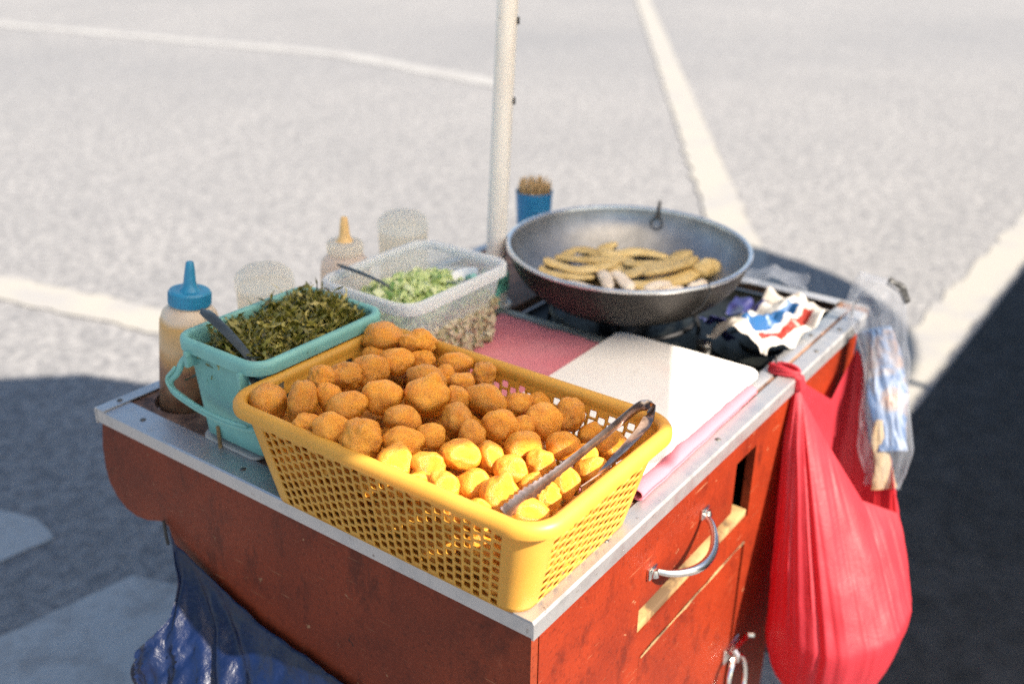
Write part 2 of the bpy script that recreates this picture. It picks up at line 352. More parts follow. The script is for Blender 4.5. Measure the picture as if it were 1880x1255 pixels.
# food
def batter(name, a, b, dk, k=1.0, bs=0.45, bd=0.04):
    x = N(name); v = x.coord(); oi = x.n('ShaderNodeObjectInfo')
    ofs = x.n('ShaderNodeVectorMath', operation='SCALE'); ofs.inputs['Scale'].default_value = 37.0
    cb = x.n('ShaderNodeCombineXYZ'); x.l(oi.outputs['Random'], cb.inputs[0]); x.l(oi.outputs['Random'], cb.inputs[1]); x.l(cb.outputs[0], ofs.inputs[0])
    av = x.n('ShaderNodeVectorMath', operation='ADD'); x.l(v, av.inputs[0]); x.l(ofs.outputs[0], av.inputs[1]); v = av.outputs[0]
    n1 = x.noise(v, 1.6 * k, 5, 0.6); n2 = x.noise(v, 9 * k, 5, 0.7); n3 = x.noise(v, 22 * k, 3, 0.6)
    c = x.ramp(n1, [(0.3, a), (0.7, b)])
    c = x.mix(x.ramp(n2, [(0.34, 0.6), (0.45, 0.0)]), c, dk)
    c = x.mix(x.ramp(n3, [(0.62, 0.0), (0.75, 0.45)]), c, [min(1, q * 1.35) for q in b])
    hsv = x.n('ShaderNodeHueSaturation'); x.l(c, hsv.inputs['Color'])
    mr = x.n('ShaderNodeMapRange'); mr.inputs['To Min'].default_value = 0.82; mr.inputs['To Max'].default_value = 1.14; x.l(oi.outputs['Random'], mr.inputs['Value']); x.l(mr.outputs[0], hsv.inputs['Value'])
    x.set(Base_Color=hsv.outputs[0], Roughness=0.36) ; x.b.inputs['Specular IOR Level'].default_value = 0.55
    x.bump(x.mix(0.5, n2, n3), bs, bd); return x.m
M['batter'] = batter('orange_batter', (0.68, 0.228, 0.012), (0.78, 0.35, 0.036), (0.40, 0.088, 0.005))
M['stick'] = batter('fried_crumb', (0.56, 0.38, 0.12), (0.74, 0.56, 0.26), (0.32, 0.17, 0.05), 26.0, 0.5, 0.001)
M['fish'] = batter('pale_fish', (0.74, 0.60, 0.46), (0.86, 0.76, 0.62), (0.52, 0.32, 0.15), 26.0, 0.4, 0.001)
x = N('dark_greens'); oi = x.n('ShaderNodeAttribute'); oi.attribute_name = 'tint'
x.set(Base_Color=x.ramp(oi.outputs['Fac'], [(0.0, (0.03, 0.03, 0.005)), (0.4, (0.13, 0.12, 0.016)), (0.7, (0.29, 0.245, 0.04)), (1.0, (0.52, 0.42, 0.14))]), Roughness=0.34); x.translucent((0.12, 0.13, 0.02), 0.15); M['greens'] = x.m
x = N('cut_cucumber'); oi = x.n('ShaderNodeAttribute'); oi.attribute_name = 'tint'
x.set(Base_Color=x.ramp(oi.outputs['Fac'], [(0.0, (0.10, 0.22, 0.04)), (0.25, (0.30, 0.42, 0.12)), (0.6, (0.50, 0.58, 0.24)), (1.0, (0.62, 0.66, 0.38))]), Roughness=0.3, Subsurface_Weight=0.15, Subsurface_Radius=(0.004, 0.005, 0.002)); M['cucumber'] = x.m
x = N('brown_relish'); oi = x.n('ShaderNodeAttribute'); oi.attribute_name = 'tint'
x.set(Base_Color=x.ramp(oi.outputs['Fac'], [(0.0, (0.24, 0.25, 0.10)), (0.5, (0.44, 0.37, 0.24)), (1.0, (0.6, 0.54, 0.40))]), Roughness=0.4); M['relish'] = x.m
M['spoon'] = plain('dark_spoon_steel', (0.075, 0.085, 0.085), 0.32, 0.6, 0.25, 50).m
M['skewer'] = plain('bamboo', (0.52, 0.34, 0.16), 0.7, 0, 0.3, 40).m
M['bowl'] = plain('white_bowl_plastic', (0.7, 0.72, 0.75), 0.35).m
M['oil'] = plain('cooking_oil', (0.16, 0.12, 0.07), 0.08, 0, 0.3, 20).m
M['relish_mass'] = plain('pale_relish', (0.42, 0.38, 0.26), 0.6, 0, 0.35, 90).m

# measured positions: x, y, z, half width, half height, row, kind
EGGS = [(0.1939, 0.3664, 0.1259, 0.0252, 0.0196, 0, 'o'),(0.2061, 0.318, 0.1291, 0.0219, 0.0151, 0, 'r'),(0.1671, 0.3573, 0.1161, 0.0093, 0.0073, 1, 'o'),(0.1614, 0.3156, 0.1201, 0.022, 0.0168, 1, 'o'),(0.1919, 0.2983, 0.1188, 0.0164, 0.0092, 1, 'r'),(0.2056, 0.2587, 0.1172, 0.0202, 0.015, 1, 'o'),(0.2061, 0.218, 0.1141, 0.0154, 0.0154, 1, 'r'),(0.0635, 0.3385, 0.1307, 0.0157, 0.015, 2, 'r'),(0.0927, 0.3322, 0.1219, 0.0212, 0.0175, 2, 'r'),(0.1264, 0.3215, 0.119, 0.022, 0.0183, 2, 'o'),(0.143, 0.252, 0.1244, 0.023, 0.0162, 2, 'o'),(0.1714, 0.249, 0.1211, 0.0082, 0.0063, 2, 'r'),(0.1659, 0.2194, 0.1197, 0.0168, 0.0125, 2, 'o'),(0.1844, 0.1517, 0.1063, 0.0178, 0.0135, 2, 'o'),(0.2095, 0.1436, 0.1019, 0.0137, 0.01, 2, 'o'),(0.2017, 0.0933, 0.1043, 0.0173, 0.0197, 2, 'r'),(0.0063, 0.3655, 0.1141, 0.0211, 0.0211, 3, 'o'),(0.02, 0.3245, 0.1249, 0.0161, 0.0215, 3, 't'),(0.0467, 0.3092, 0.1221, 0.0143, 0.0167, 3, 'o'),(0.0363, 0.2728, 0.1268, 0.0223, 0.0164, 3, 'o'),(0.0748, 0.2561, 0.1281, 0.022, 0.0197, 3, 'o'),(0.1067, 0.2209, 0.1254, 0.0258, 0.0222, 3, 't'),(0.1345, 0.2004, 0.1211, 0.0109, 0.0097, 3, 'o'),(0.1577, 0.1786, 0.1151, 0.0232, 0.0177, 3, 'o'),(0.1762, 0.1117, 0.1003, 0.0204, 0.0216, 3, 't'),(0.2042, 0.0676, 0.0885, 0.0163, 0.0115, 3, 'o'),(-0.0094, 0.2872, 0.1215, 0.0164, 0.0096, 4, 'r'),(-0.0043, 0.2533, 0.1239, 0.0203, 0.0175, 4, 'o'),(-0.0009, 0.2155, 0.123, 0.0216, 0.0233, 4, 'r'),(0.0531, 0.209, 0.1249, 0.0195, 0.0155, 4, 'o'),(0.0531, 0.1686, 0.1198, 0.0152, 0.0135, 4, 't'),(0.0953, 0.1694, 0.119, 0.0163, 0.0186, 4, 'o'),(0.0832, 0.1385, 0.1147, 0.0148, 0.0176, 4, 'o'),(0.1238, 0.1334, 0.1114, 0.021, 0.0187, 4, 't'),(0.148, 0.1204, 0.1064, 0.0083, 0.0112, 4, 'o'),(0.1558, 0.072, 0.0948, 0.0181, 0.0157, 4, 'o'),(0.1641, 0.048, 0.0875, 0.0145, 0.0105, 4, 'o'),(0.1993, 0.0366, 0.0859, 0.0174, 0.0174, 4, 'o'),(0.0252, 0.1813, 0.1204, 0.0211, 0.0161, 5, 'o'),(-0.0042, 0.1681, 0.1169, 0.0194, 0.0167, 5, 'o'),(0.0128, 0.1388, 0.1138, 0.0173, 0.0146, 5, 't'),(0.048, 0.1277, 0.1136, 0.0204, 0.0165, 5, 'o'),(0.0717, 0.1055, 0.1072, 0.0133, 0.0172, 5, 'o'),(0.1128, 0.0952, 0.1052, 0.0194, 0.016, 5, 't'),(0.068, 0.0779, 0.1063, 0.017, 0.0143, 5, 't'),(0.1038, 0.0652, 0.0994, 0.0156, 0.0156, 5, 'o'),(0.1459, 0.0303, 0.0853, 0.0176, 0.0125, 5, 'o'),(-0.0089, 0.1294, 0.1101, 0.0143, 0.01, 6, 'o'),(-0.0039, 0.1054, 0.1092, 0.0158, 0.0153, 6, 'o'),(0.0307, 0.0945, 0.0977, 0.0181, 0.0181, 6, 'o'),(0.0254, 0.0603, 0.1007, 0.02, 0.0211, 6, 't'),(0.0699, 0.0537, 0.098, 0.0141, 0.0098, 6, 'o'),(0.0996, 0.0327, 0.0918, 0.0154, 0.017, 6, 'o'),(-0.0024, 0.0654, 0.1003, 0.0114, 0.0067, 7, 'o'),(0.0209, 0.0262, 0.1007, 0.0219, 0.0136, 7, 'o'),(0.0669, 0.0325, 0.0939, 0.0118, 0.0129, 7, 'r')]
FILL = [(0.0502, 0.2792, 0.0187),(0.025, 0.1615, 0.0227),(0.0774, 0.1882, 0.0189),(0.1119, 0.2589, 0.0214),(0.0585, 0.2303, 0.0257),(0.06, 0.0234, 0.0236),(0.061, 0.1234, 0.0258),(0.1116, 0.1737, 0.0251),(0.0137, 0.249, 0.0242),(0.1548, 0.2332, 0.0197),(0.1531, 0.16, 0.0235),(0.1634, 0.0557, 0.0241),(0.1316, 0.1163, 0.0192),(0.1165, 0.0858, 0.0212),(0.1709, 0.0888, 0.0225),(0.0382, 0.3313, 0.0248),(0.1155, 0.3333, 0.023),(0.0234, 0.0848, 0.021),(0.0954, 0.2946, 0.0204),(0.133, 0.0396, 0.0224),(0.0249, 0.1978, 0.0218),(0.0671, 0.086, 0.0233),(0.01, 0.0435, 0.0223),(0.1213, 0.2287, 0.0249),(0.1613, 0.3032, 0.0186),(0.1588, 0.3391, 0.0181),(0.1776, 0.1893, 0.0244),(0.0135, 0.2902, 0.0229),(0.1752, 0.2731, 0.0185),(0.0771, 0.1508, 0.0211),(0.0932, 0.0242, 0.0191),(0.0674, 0.0542, 0.0217),(0.1391, 0.2772, 0.0213),(0.0127, 0.128, 0.0228),(0.142, 0.2001, 0.0216),(0.1843, 0.1485, 0.0195),(0.0808, 0.2641, 0.0237),(0.0779, 0.3272, 0.0217),(0.167, 0.1201, 0.0191),(0.106, 0.1383, 0.0208),(0.1836, 0.0254, 0.024),(0.1034, 0.0535, 0.0198),(0.0928, 0.2158, 0.0237),(0.0949, 0.1095, 0.0248),(0.1834, 0.2216, 0.0229),(0.1703, 0.2509, 0.0555),(0.1042, 0.3297, 0.053),(0.1011, 0.2351, 0.0544),(0.0438, 0.1596, 0.0538),(0.0429, 0.1051, 0.0493),(0.1364, 0.0668, 0.0483),(0.1522, 0.0213, 0.0555),(0.1034, 0.1343, 0.0535),(0.1682, 0.2082, 0.0519),(0.1187, 0.2899, 0.0535),(0.0114, 0.1836, 0.0489),(0.01, 0.3391, 0.0499),(0.1435, 0.1763, 0.0512),(0.1858, 0.1311, 0.0505),(0.0649, 0.1941, 0.0506),(0.0423, 0.0428, 0.0534),(0.0739, 0.3391, 0.0511),(0.1765, 0.2931, 0.0535),(0.1324, 0.2192, 0.0537),(0.0597, 0.2572, 0.0545),(0.135, 0.1396, 0.0485),(0.1043, 0.1767, 0.056),(0.0506, 0.3135, 0.0532),(0.0312, 0.244, 0.0505),(0.0939, 0.051, 0.0521),(0.15, 0.1065, 0.0484),(0.1363, 0.3327, 0.0504),(0.1843, 0.3466, 0.0518),(0.0286, 0.276, 0.0539),(0.184, 0.1771, 0.0526),(0.0055, 0.0623, 0.0533),(0.1312, 0.2614, 0.0525),(0.1145, 0.1052, 0.0518),(0.0104, 0.1504, 0.0532),(0.0214, 0.0177, 0.0526),(0.0843, 0.2778, 0.0516),(0.1654, 0.0779, 0.0531),(0.0338, 0.2092, 0.0545),(0.042, 0.348, 0.0541),(0.0748, 0.1582, 0.0538),(0.1794, 0.0441, 0.0513),(0.0735, 0.1039, 0.0559),(0.0714, 0.0231, 0.0558),(0.1131, 0.0238, 0.0524),(0.0634, 0.0664, 0.0525),(0.0065, 0.3078, 0.0482),(0.0081, 0.1059, 0.0515),(0.0683, 0.2254, 0.0551),(0.1224, 0.0829, 0.0784),(0.1545, 0.3519, 0.0779),(0.0879, 0.2009, 0.0781),(0.0947, 0.2631, 0.0771),(0.0148, 0.2856, 0.0824),(0.0214, 0.3541, 0.0806),(0.1507, 0.1529, 0.0766),(0.1885, 0.3023, 0.084),(0.027, 0.2267, 0.0815),(0.0601, 0.1334, 0.0782),(0.1171, 0.3542, 0.0817),(0.1188, 0.2131, 0.0811),(0.1571, 0.2671, 0.0786),(0.0915, 0.0856, 0.079),(0.139, 0.2966, 0.0776),(0.1901, 0.2205, 0.0773),(0.0713, 0.2834, 0.0829),(0.168, 0.1866, 0.0819),(0.1843, 0.3371, 0.0817),(0.0973, 0.1209, 0.0838),(0.0583, 0.1665, 0.0833),(0.0376, 0.259, 0.0812),(0.0116, 0.1262, 0.083),(0.0496, 0.2041, 0.0819),(0.0925, 0.1609, 0.0837),(0.008, 0.1715, 0.082),(0.1348, 0.1841, 0.0827),(0.0743, 0.2373, 0.0835),(0.0702, 0.3564, 0.0834),(0.1433, 0.1098, 0.0805),(0.1961, 0.165, 0.0816),(0.0036, 0.257, 0.077),(0.1079, 0.3064, 0.0779),(0.1963, 0.2715, 0.0776),(0.1484, 0.2307, 0.078),(0.0812, 0.3266, 0.0831),(0.0289, 0.3185, 0.0802),(0.0018, 0.0918, 0.0831),(0.0024, 0.207, 0.0776),(0.0545, 0.0939, 0.0784),(0.1227, 0.1396, 0.0794),(0.1273, 0.2551, 0.0835)]
CAMR = Matrix(((0.589062, 0.326375, -0.739247),(-0.807970, 0.253517, -0.531896),(0.013814, 0.910609, 0.413038)))
# ------------------------------------------------------------------ the road
def sheet(name, pts, z, mat, sub=0):
    b = MB(); vs = [b.bm.verts.new((p[0], p[1], z)) for p in pts]; b.bm.faces.new(vs)
    return b.build(name, mat, smooth=False)
g = sheet('road', [(-250, -250), (250, -250), (250, 250), (-250, 250)], -LIFT, M['asphalt'])
tag(g, 'worn grey asphalt road around the food cart', 'road', kind='structure')
def stripe(name, pts, w, mat, label, z=0.004):
    pts = [Vector((p[0], p[1])) for p in pts]; L = []; Rr = []; dense = []
    for a_, b_ in zip(pts[:-1], pts[1:]):
        k_ = max(1, int((b_ - a_).length / 0.05)); dense += [a_.lerp(b_, j / k_) for j in range(k_)]
    pts = dense + [pts[-1]]
    for i, p in enumerate(pts):
        t = (pts[min(i + 1, len(pts) - 1)] - pts[max(i - 1, 0)]).normalized(); nrm = Vector((-t.y, t.x))
        j1 = 0.022 * noise.noise(Vector((i * 0.35, w * 9, 1))) + 0.016 * noise.noise(Vector((i * 1.1, w * 9, 2))); j2 = 0.022 * noise.noise(Vector((i * 0.35, w * 9, 5))) + 0.016 * noise.noise(Vector((i * 1.1, w * 9, 6)))
        L.append(p + nrm * (w / 2 + j1)); Rr.append(p - nrm * (w / 2 + j2))
    b = MB(); vl = [b.bm.verts.new((p.x, p.y, z - LIFT)) for p in L]; vr = [b.bm.verts.new((p.x, p.y, z - LIFT)) for p in Rr]
    for i in range(len(pts) - 1): b.bm.faces.new((vl[i], vr[i], vr[i + 1], vl[i + 1]))
    return tag(b.build(name, mat, smooth=False), label, 'road line', kind='structure')
stripe('road_line', [(1.0, 0.285), (5.2, 0.285), (14, 0.285)], 0.17, M['line_paint'], 'wide cream road line running from the hanging bags to the right edge')
stripe('road_line', [(2.9, 0.88), (3.70, 1.415), (12.85, 7.04), (20, 11.4)], 0.20, M['line_paint'], 'slanting cream road line rising from behind the wok', 0.008)
stripe('road_line', [(0.55, 6.3), (1.2, 3.41), (1.372, 2.645), (1.75, 0.9)], 0.19, M['line_paint'], 'cream road line beside the blue capped sauce bottle', 0.006)
stripe('road_line', [(4.6, 16), (5.43, 11), (6.35, 6.69), (6.12, 4.85), (6.07, 4.5)], 0.26, M['faint_paint'], 'faint thin white line crossing the far road', 0.005)
def patch(pts, label, z):
    out = []
    for i in range(len(pts)):
        a_, b_ = Vector(pts[i]), Vector(pts[(i + 1) % len(pts)]); k_ = max(1, int((b_ - a_).length / 0.03))
        for j in range(k_):
            c_ = a_.lerp(b_, j / k_); out.append((c_.x + 0.006 * noise.noise(Vector((c_.x * 30, c_.y * 18, 1))), c_.y + 0.006 * noise.noise(Vector((c_.x * 30, c_.y * 18, 7)))))
    b = MB(); vs = [b.bm.verts.new((p[0], p[1], z - LIFT)) for p in out]; b.bm.faces.new(vs)
    tag(b.build('painted_patch', M['patch_paint'], smooth=False), label, 'road paint', kind='structure')
patch([(0.36, 1.94), (0.40, 1.80), (0.385, 1.688), (0.253, 1.70), (-0.3, 1.95), (-0.2, 2.6), (0.2, 2.3)], 'small worn patch of road paint at the left edge', 0.004)
patch([(0.05, 1.462), (0.25, 1.432), (0.405, 1.407), (0.45, 1.29), (0.42, 1.0), (0.30, 0.7), (-0.3, 0.7), (-0.5, 1.5)], 'large worn patch of road paint left of the blue bag', 0.004)

fr = sheet('shade_strip', [(1.09, 0.178), (0.98, -0.1), (0.90, -0.6), (0.9, -2.25), (30, -2.25), (30, 0.178)], 0.003 - LIFT, M['shade_asphalt'])  # dark sheet; deep shade right of the line is put into its colour
tag(fr, 'dark asphalt strip with shade painted in, right of the cream road line', 'road', kind='structure')

# ------------------------------------------------------------------ the cart
cart = empty('food_cart', (0, 0, -LIFT))
tag(cart, 'red painted wooden street food cart edged with aluminium strips', 'food cart')
def cpart(b, name, mat, parent=None, **kw):
    o = b.build(name, mat, parent or cart, **kw)
    if parent is None or parent is cart: o.location = (0, 0, LIFT)
    return o
# table top with bottle holes and the stove opening
BOTX = (0.093, 0.240, 0.392, 0.540); BOTY = 0.632
b = MB()
b.prism([(0.004, 0.004), (0.985, 0.004), (0.985, 0.695), (0.004, 0.695)], 2, -0.018, -0.0005,
        holes=[circle(x_, BOTY, 0.047) for x_ in BOTX] + [[(0.592, 0.048), (0.982, 0.048), (0.982, 0.476), (0.592, 0.476)]])
cpart(b, 'table_top', M['top_wood'])
b = MB(); b.box((0.02, 0.585, -0.062), (0.62, 0.69, -0.05)); cpart(b, 'bottle_shelf', M['top_wood'])
# weathered front panel with its rounded wing
prof = [(0.001, -0.017), (0.001, -0.78), (0.578, -0.78), (0.578, -0.30), (0.579, -0.155), (0.583, -0.137), (0.600, -0.136), (0.63, -0.147), (0.655, -0.151), (0.678, -0.147), (0.696, -0.135), (0.708, -0.117), (0.712, -0.095), (0.710, -0.06), (0.700, -0.017)]
b = MB(); b.prism(prof, 0, 0.0, 0.012); cpart(b, 'front_panel', M['red_front'])
# side panel with openings
prof = [(0.0125, -0.017), (0.0125, -0.78), (0.705, -0.78), (0.705, -0.30), (0.735, -0.292), (0.80, -0.275), (0.87, -0.235), (0.915, -0.17), (0.935, -0.09), (0.938, -0.017)]
DRW = [(0.222, -0.172), (0.538, -0.172), (0.538, -0.056), (0.222, -0.056)]
DOOR = [(0.232, -0.70), (0.540, -0.70), (0.540, -0.214), (0.232, -0.208)]
b = MB(); b.prism(prof, 1, 0.0, 0.012, holes=[DRW, DOOR]); cpart(b, 'side_panel', M['red_side'])
b = MB(); b.box((0.69, 0.0125, -0.78), (0.704, 0.566, -0.048)); b.box((0.0125, 0.566, -0.78), (0.70, 0.5775, -0.019)); cpart(b, 'rear_panel', M['red_front'])
b = MB(); b.box((0.013, 0.013, -0.775), (0.689, 0.565, -0.765)); b.box((0.15, 0.10, -0.76), (0.60, 0.11, -0.02)); b.box((0.10, 0.013, -0.205), (0.60, 0.10, -0.185)); cpart(b, 'inner_shelf', M['dark_void'])
b = MB(); b.box((0.224, 0.002, -0.1715), (0.536, 0.07, -0.160), 0.0015); cpart(b, 'drawer_ledge', M['raw_wood'])
for (lx, ly) in ((0.05, 0.05), (0.65, 0.05), (0.05, 0.52), (0.65, 0.52)):
    b = MB(); b.lathe([(0.0, -0.012), (0.03, -0.012), (0.035, -0.004), (0.035, 0.004), (0.03, 0.012), (0.0, 0.012)], n=24)
    w = b.build('wheel', M['black'], cart); w.rotation_euler = (R(90), 0, 0); w.location = (lx, ly, 0.035)
    b = MB(); b.box((-0.012, -0.02, -0.01), (0.012, -0.014, 0.045)); b.box((-0.012, 0.014, -0.01), (0.012, 0.02, 0.045)); b.box((-0.02, -0.02, 0.0345), (0.02, 0.02, 0.0365))
    k = b.build('caster_fork', M['iron'], cart, smooth=False); k.location = (lx, ly, 0.033)
# drawer
b = MB(); b.box((0.224, 0.006, -0.146), (0.492, 0.018, -0.058), 0.002)
drawer = cpart(b, 'drawer', M['red_side'])
b = MB()
pts = []
for k in range(17):
    t = k / 16; s = math.sin(math.pi * t)
    pts.append((0.258 + 0.134 * t, 0.004 - 0.040 * s ** 0.6, -0.099 + 0.008 * t - 0.012 * s ** 0.8))
b.tube(pts, [0.0038 + 0.0022 * math.sin(math.pi * k / 16) for k in range(17)], 12)
for px_, pz_ in ((0.256, -0.100), (0.394, -0.090)):
    b.box((px_ - 0.010, 0.001, pz_ - 0.008), (px_ + 0.010, 0.0065, pz_ + 0.008), 0.002)
    b.lathe([(0.0, 0.006), (0.004, 0.005), (0.006, 0.0), (0.006, -0.004)], (px_, 0.0, pz_), 14)
b.build('handle', M['chrome'], drawer)
# door
b = MB(); b.prism([(0.2355, -0.69), (0.5360, -0.69), (0.5360, -0.2190), (0.2355, -0.2130)], 1, 0.0015, 0.0125); 
door = cpart(b, 'door', M['red_side'])
b = MB(); b.tube([(0.236 + 0.03 * k, -0.0006 + 0.0006 * (k % 2), -0.2140 - 0.0002 * k + 0.0006 * ((k * 7) % 3)) for k in range(11)], [0.0005 + 0.0006 * ((k * 5) % 3) for k in range(11)], 6); b.build('worn_edge', M['raw_wood'], door)
b = MB()
b.box((0.512, -0.004, -0.425), (0.560, 0.0015, -0.398), 0.002); b.tube([(0.520, -0.006, -0.412), (0.575, -0.010, -0.405)], 0.0045, 10)
b.tube([(0.575, -0.010, -0.405), (0.580, -0.020, -0.404)], 0.0035, 8)
b.tube([(0.524, -0.012, -0.398), (0.524, -0.018, -0.405), (0.524, -0.018, -0.415), (0.524, -0.010, -0.420)], 0.004, 8)
ring = [(0.528 + 0.030 * math.cos(a) - 0.004, -0.016 - 0.012 * (1 - math.sin(a)) * 0.5, -0.450 + 0.040 * math.sin(a)) for a in (2 * math.pi * k / 24 for k in range(24))]
b.tube(ring, 0.0042, 10, closed=True)
b.build('latch', M['chrome'], door)
# aluminium edging
b = MB()
b.prism([(-0.005, 0.0), (-0.005, -0.0175), (-0.0025, -0.0175), (-0.0025, -0.0002), (0.034, -0.0002), (0.034, 0.0016), (-0.003, 0.0016)], 1, -0.0035, 0.7025)
edge = cpart(b, 'metal_edging', M['alu'], angle=25)
for (sx, sy) in ((0.014, 0.627), (0.012, 0.43), (0.016, 0.22)):
    s_ = MB(); s_.lathe([(0.0, 0.0032), (0.0025, 0.003), (0.0042, 0.0016)], (sx, sy, 0), 14); s_.build('screw', M['screw'], edge)
b = MB(); b.prism([(-0.0055, 0.0), (-0.0055, -0.0185), (-0.003, -0.0185), (-0.003, 0.0018), (0.019, 0.0018), (0.019, 0.0036), (-0.0035, 0.0036)], 0, -0.006, 0.955)
edge = cpart(b, 'metal_edging', M['alu'], angle=25)
for (sx, sy) in ((0.148, 0.009), (0.756, 0.006), (0.42, 0.008), (0.86, 0.007)):
    s_ = MB(); s_.lathe([(0.0, 0.0052), (0.0025, 0.005), (0.0042, 0.0036)], (sx, sy, 0), 14); s_.build('screw', M['screw'], edge)
b = MB(); b.box((0.585, 0.0265, 0.0), (0.955, 0.0465, 0.0022), 0.0006); edge = cpart(b, 'metal_edging', M['alu'])
for (sx, sy) in ((0.813, 0.036), (0.69, 0.034)):
    s_ = MB(); s_.lathe([(0.0, 0.0038), (0.0025, 0.0036), (0.0042, 0.0022)], (sx, sy, 0), 14); s_.build('screw', M['screw'], edge)
b = MB(); b.prism([(0.7045, 0.0), (0.7045, -0.02), (0.702, -0.02), (0.702, 0.0018), (0.684, 0.0018), (0.684, 0.0036), (0.703, 0.0036)], 0, -0.006, 0.985)
edge = cpart(b, 'metal_edging', M['alu'], angle=25)
for (sx, sy) in ((0.026, 0.694), (0.2, 0.694)):
    s_ = MB(); s_.lathe([(0.0, 0.0052), (0.0025, 0.005), (0.0042, 0.0036)], (sx, sy, 0), 14); s_.build('screw', M['screw'], edge)
b = MB(); b.box((0.9835, 0.0, -0.016), (0.9865, 0.683, 0.0042), 0.0005); b.box((0.962, 0.05, 0.0022), (0.9833, 0.683, 0.0042), 0.0005); cpart(b, 'metal_edging', M['alu'])
# bent nail that the red bag hangs from
b = MB(); b.tube([(0.655, 0.029, 0.001), (0.655, 0.0295, 0.012), (0.656, 0.031, 0.026)], 0.0016, 8); cpart(b, 'hook', M['screw'])
b = MB(); b.tube([(0.93, 0.012, 0.002), (0.93, 0.012, 0.02), (0.93, 0.006, 0.032)], 0.0022, 8); cpart(b, 'hook', M['screw'])

# ------------------------------------------------------------------ umbrella on its pole
umb = empty('umbrella_pole', (0.6105, 0.508, 0.0))
tag(umb, 'cream metal umbrella pole standing between the clear tub and the wok', 'umbrella pole')
AX = Vector((0.022, -0.030, 1.0))
b = MB(); b.tube([AX * z_ for z_ in (-0.55, 0.0, 0.3, 0.7, 0.85)], 0.0160, 28); b.build('pole', M['pole'], umb)
for z_ in (0.338, 0.456):
    b = MB(); p = AX * z_; dvec = Vector((0.52, -0.85, 0)).normalized()
    b.tube([p + dvec * 0.0140, p + dvec * 0.0190], 0.0055, 12); b.build('bolt', M['black'], umb)
b = MB()
for k in range(5):
    b.tube([AX * (0.030 + 0.006 * k) + Vector((0.020 * math.cos(a), 0.020 * math.sin(a), 0.002 * math.sin(3 * a + k))) for a in (2 * math.pi * j / 20 for j in range(20))], 0.0042, 8, closed=True)
b.tube([AX * 0.04 + Vector((-0.012, -0.02, 0)), AX * 0.028 + Vector((-0.03, -0.028, 0.0)), AX * 0.01 + Vector((-0.028, -0.03, 0))], 0.004, 8)
b.build('twine', M['twine'], umb)
b = MB(); b.lathe([(0.0175, 0.0), (0.030, 0.0), (0.030, 0.004), (0.023, 0.006), (0.023, 0.030), (0.0175, 0.031)], (0, 0, 0.0005), 28); b.build('pole_socket', M['pole'], umb)
# ------------------------------------------------------------------ added, unseen shade casters for cart and road: two parasol shapes and a wall
DX, DY, PZ = -0.03, 1.22, 1.0       # shadow shift per metre of height; canopy height above the cart top
corners = [(0.312, 0.036), (1.112, 0.446), (1.120, 1.05), (0.98, 1.42), (0.60, 1.80), (-0.25, 1.70), (-0.55, 1.20), (-0.42, 0.690)]
CP = [Vector((x_ - DX * PZ, y_ - DY * PZ, PZ)) for x_, y_ in corners]
PO = Vector((-0.95, -1.45, -LIFT))
par = empty('angular_shade_caster', PO); tag(par, 'added unseen cream parasol shape shading the left half of the cart', 'shade caster')  # unseen, added; outline shaped from the wanted shadow edges on the cart
cc = sum(CP, Vector()) / len(CP); hub = cc + Vector((0, 0, 0.24))
b = MB(); rings = []
for k in range(7):
    t = k / 6; ring = []
    for i, c_ in enumerate(CP):
        n_ = CP[(i + 1) % len(CP)]
        for q in range(6):
            e_ = c_.lerp(n_, q / 6); ring.append(hub.lerp(e_, 0.03 + 0.97 * t) - PO)
    rings.append(ring)
b.loft(rings, cap0=True); cn = b.build('canopy', M['cream_canopy'], par, smooth=False)
for e_ in CP:
    b = MB(); b.tube([hub - PO - Vector((0, 0, 0.006)), hub.lerp(e_, 0.9) - PO - Vector((0, 0, 0.008))], 0.005, 8); b.build('rib', M['pole'], par)
b = MB(); b.tube([(0, 0, 0), (0, 0, 1.75), (0.04, 0.02, 2.12), hub - PO + Vector((-0.2, -0.02, 0.14)), hub - PO], 0.022, 14); b.build('arm', M['pole'], par)
b = MB(); b.box((-0.3, -0.3, 0.0), (0.3, 0.3, 0.05), 0.01); b.build('base', M['iron'], par)
rp = empty('round_shade_caster', (2.61, -1.25, -LIFT)); tag(rp, 'added unseen round grey parasol shape shading the road behind the wok', 'shade caster')  # unseen, added to cast the rounded shadow on the road
b = MB(); b.lathe([(0.99, 2.05), (0.75, 2.17), (0.5, 2.27), (0.25, 2.35), (0.0, 2.40)], n=48); b.build('canopy', M['canopy'], rp)
b = MB(); b.tube([(0, 0, 0), (0, 0, 2.4)], 0.02, 14); b.build('pole', M['pole'], rp)
b = MB(); b.lathe([(0.0, 0.0), (0.25, 0.0), (0.25, 0.05), (0.03, 0.08)], n=32); b.build('base', M['iron'], rp)
wl = empty('shade_caster_wall', (1.03, -2.30, -LIFT)); tag(wl, 'added unseen concrete wall shading the right side of the road', 'wall')  # unseen, added to shade the road up to the line
b = MB(); b.box((0, -0.1, 0), (8.0, 0.0, 1.97), 0.01); b.build('wall', M['concrete'], wl)
b = MB(); b.box((-0.02, -0.13, 1.97), (8.02, 0.03, 2.03), 0.01); b.build('coping', M['concrete'], wl)

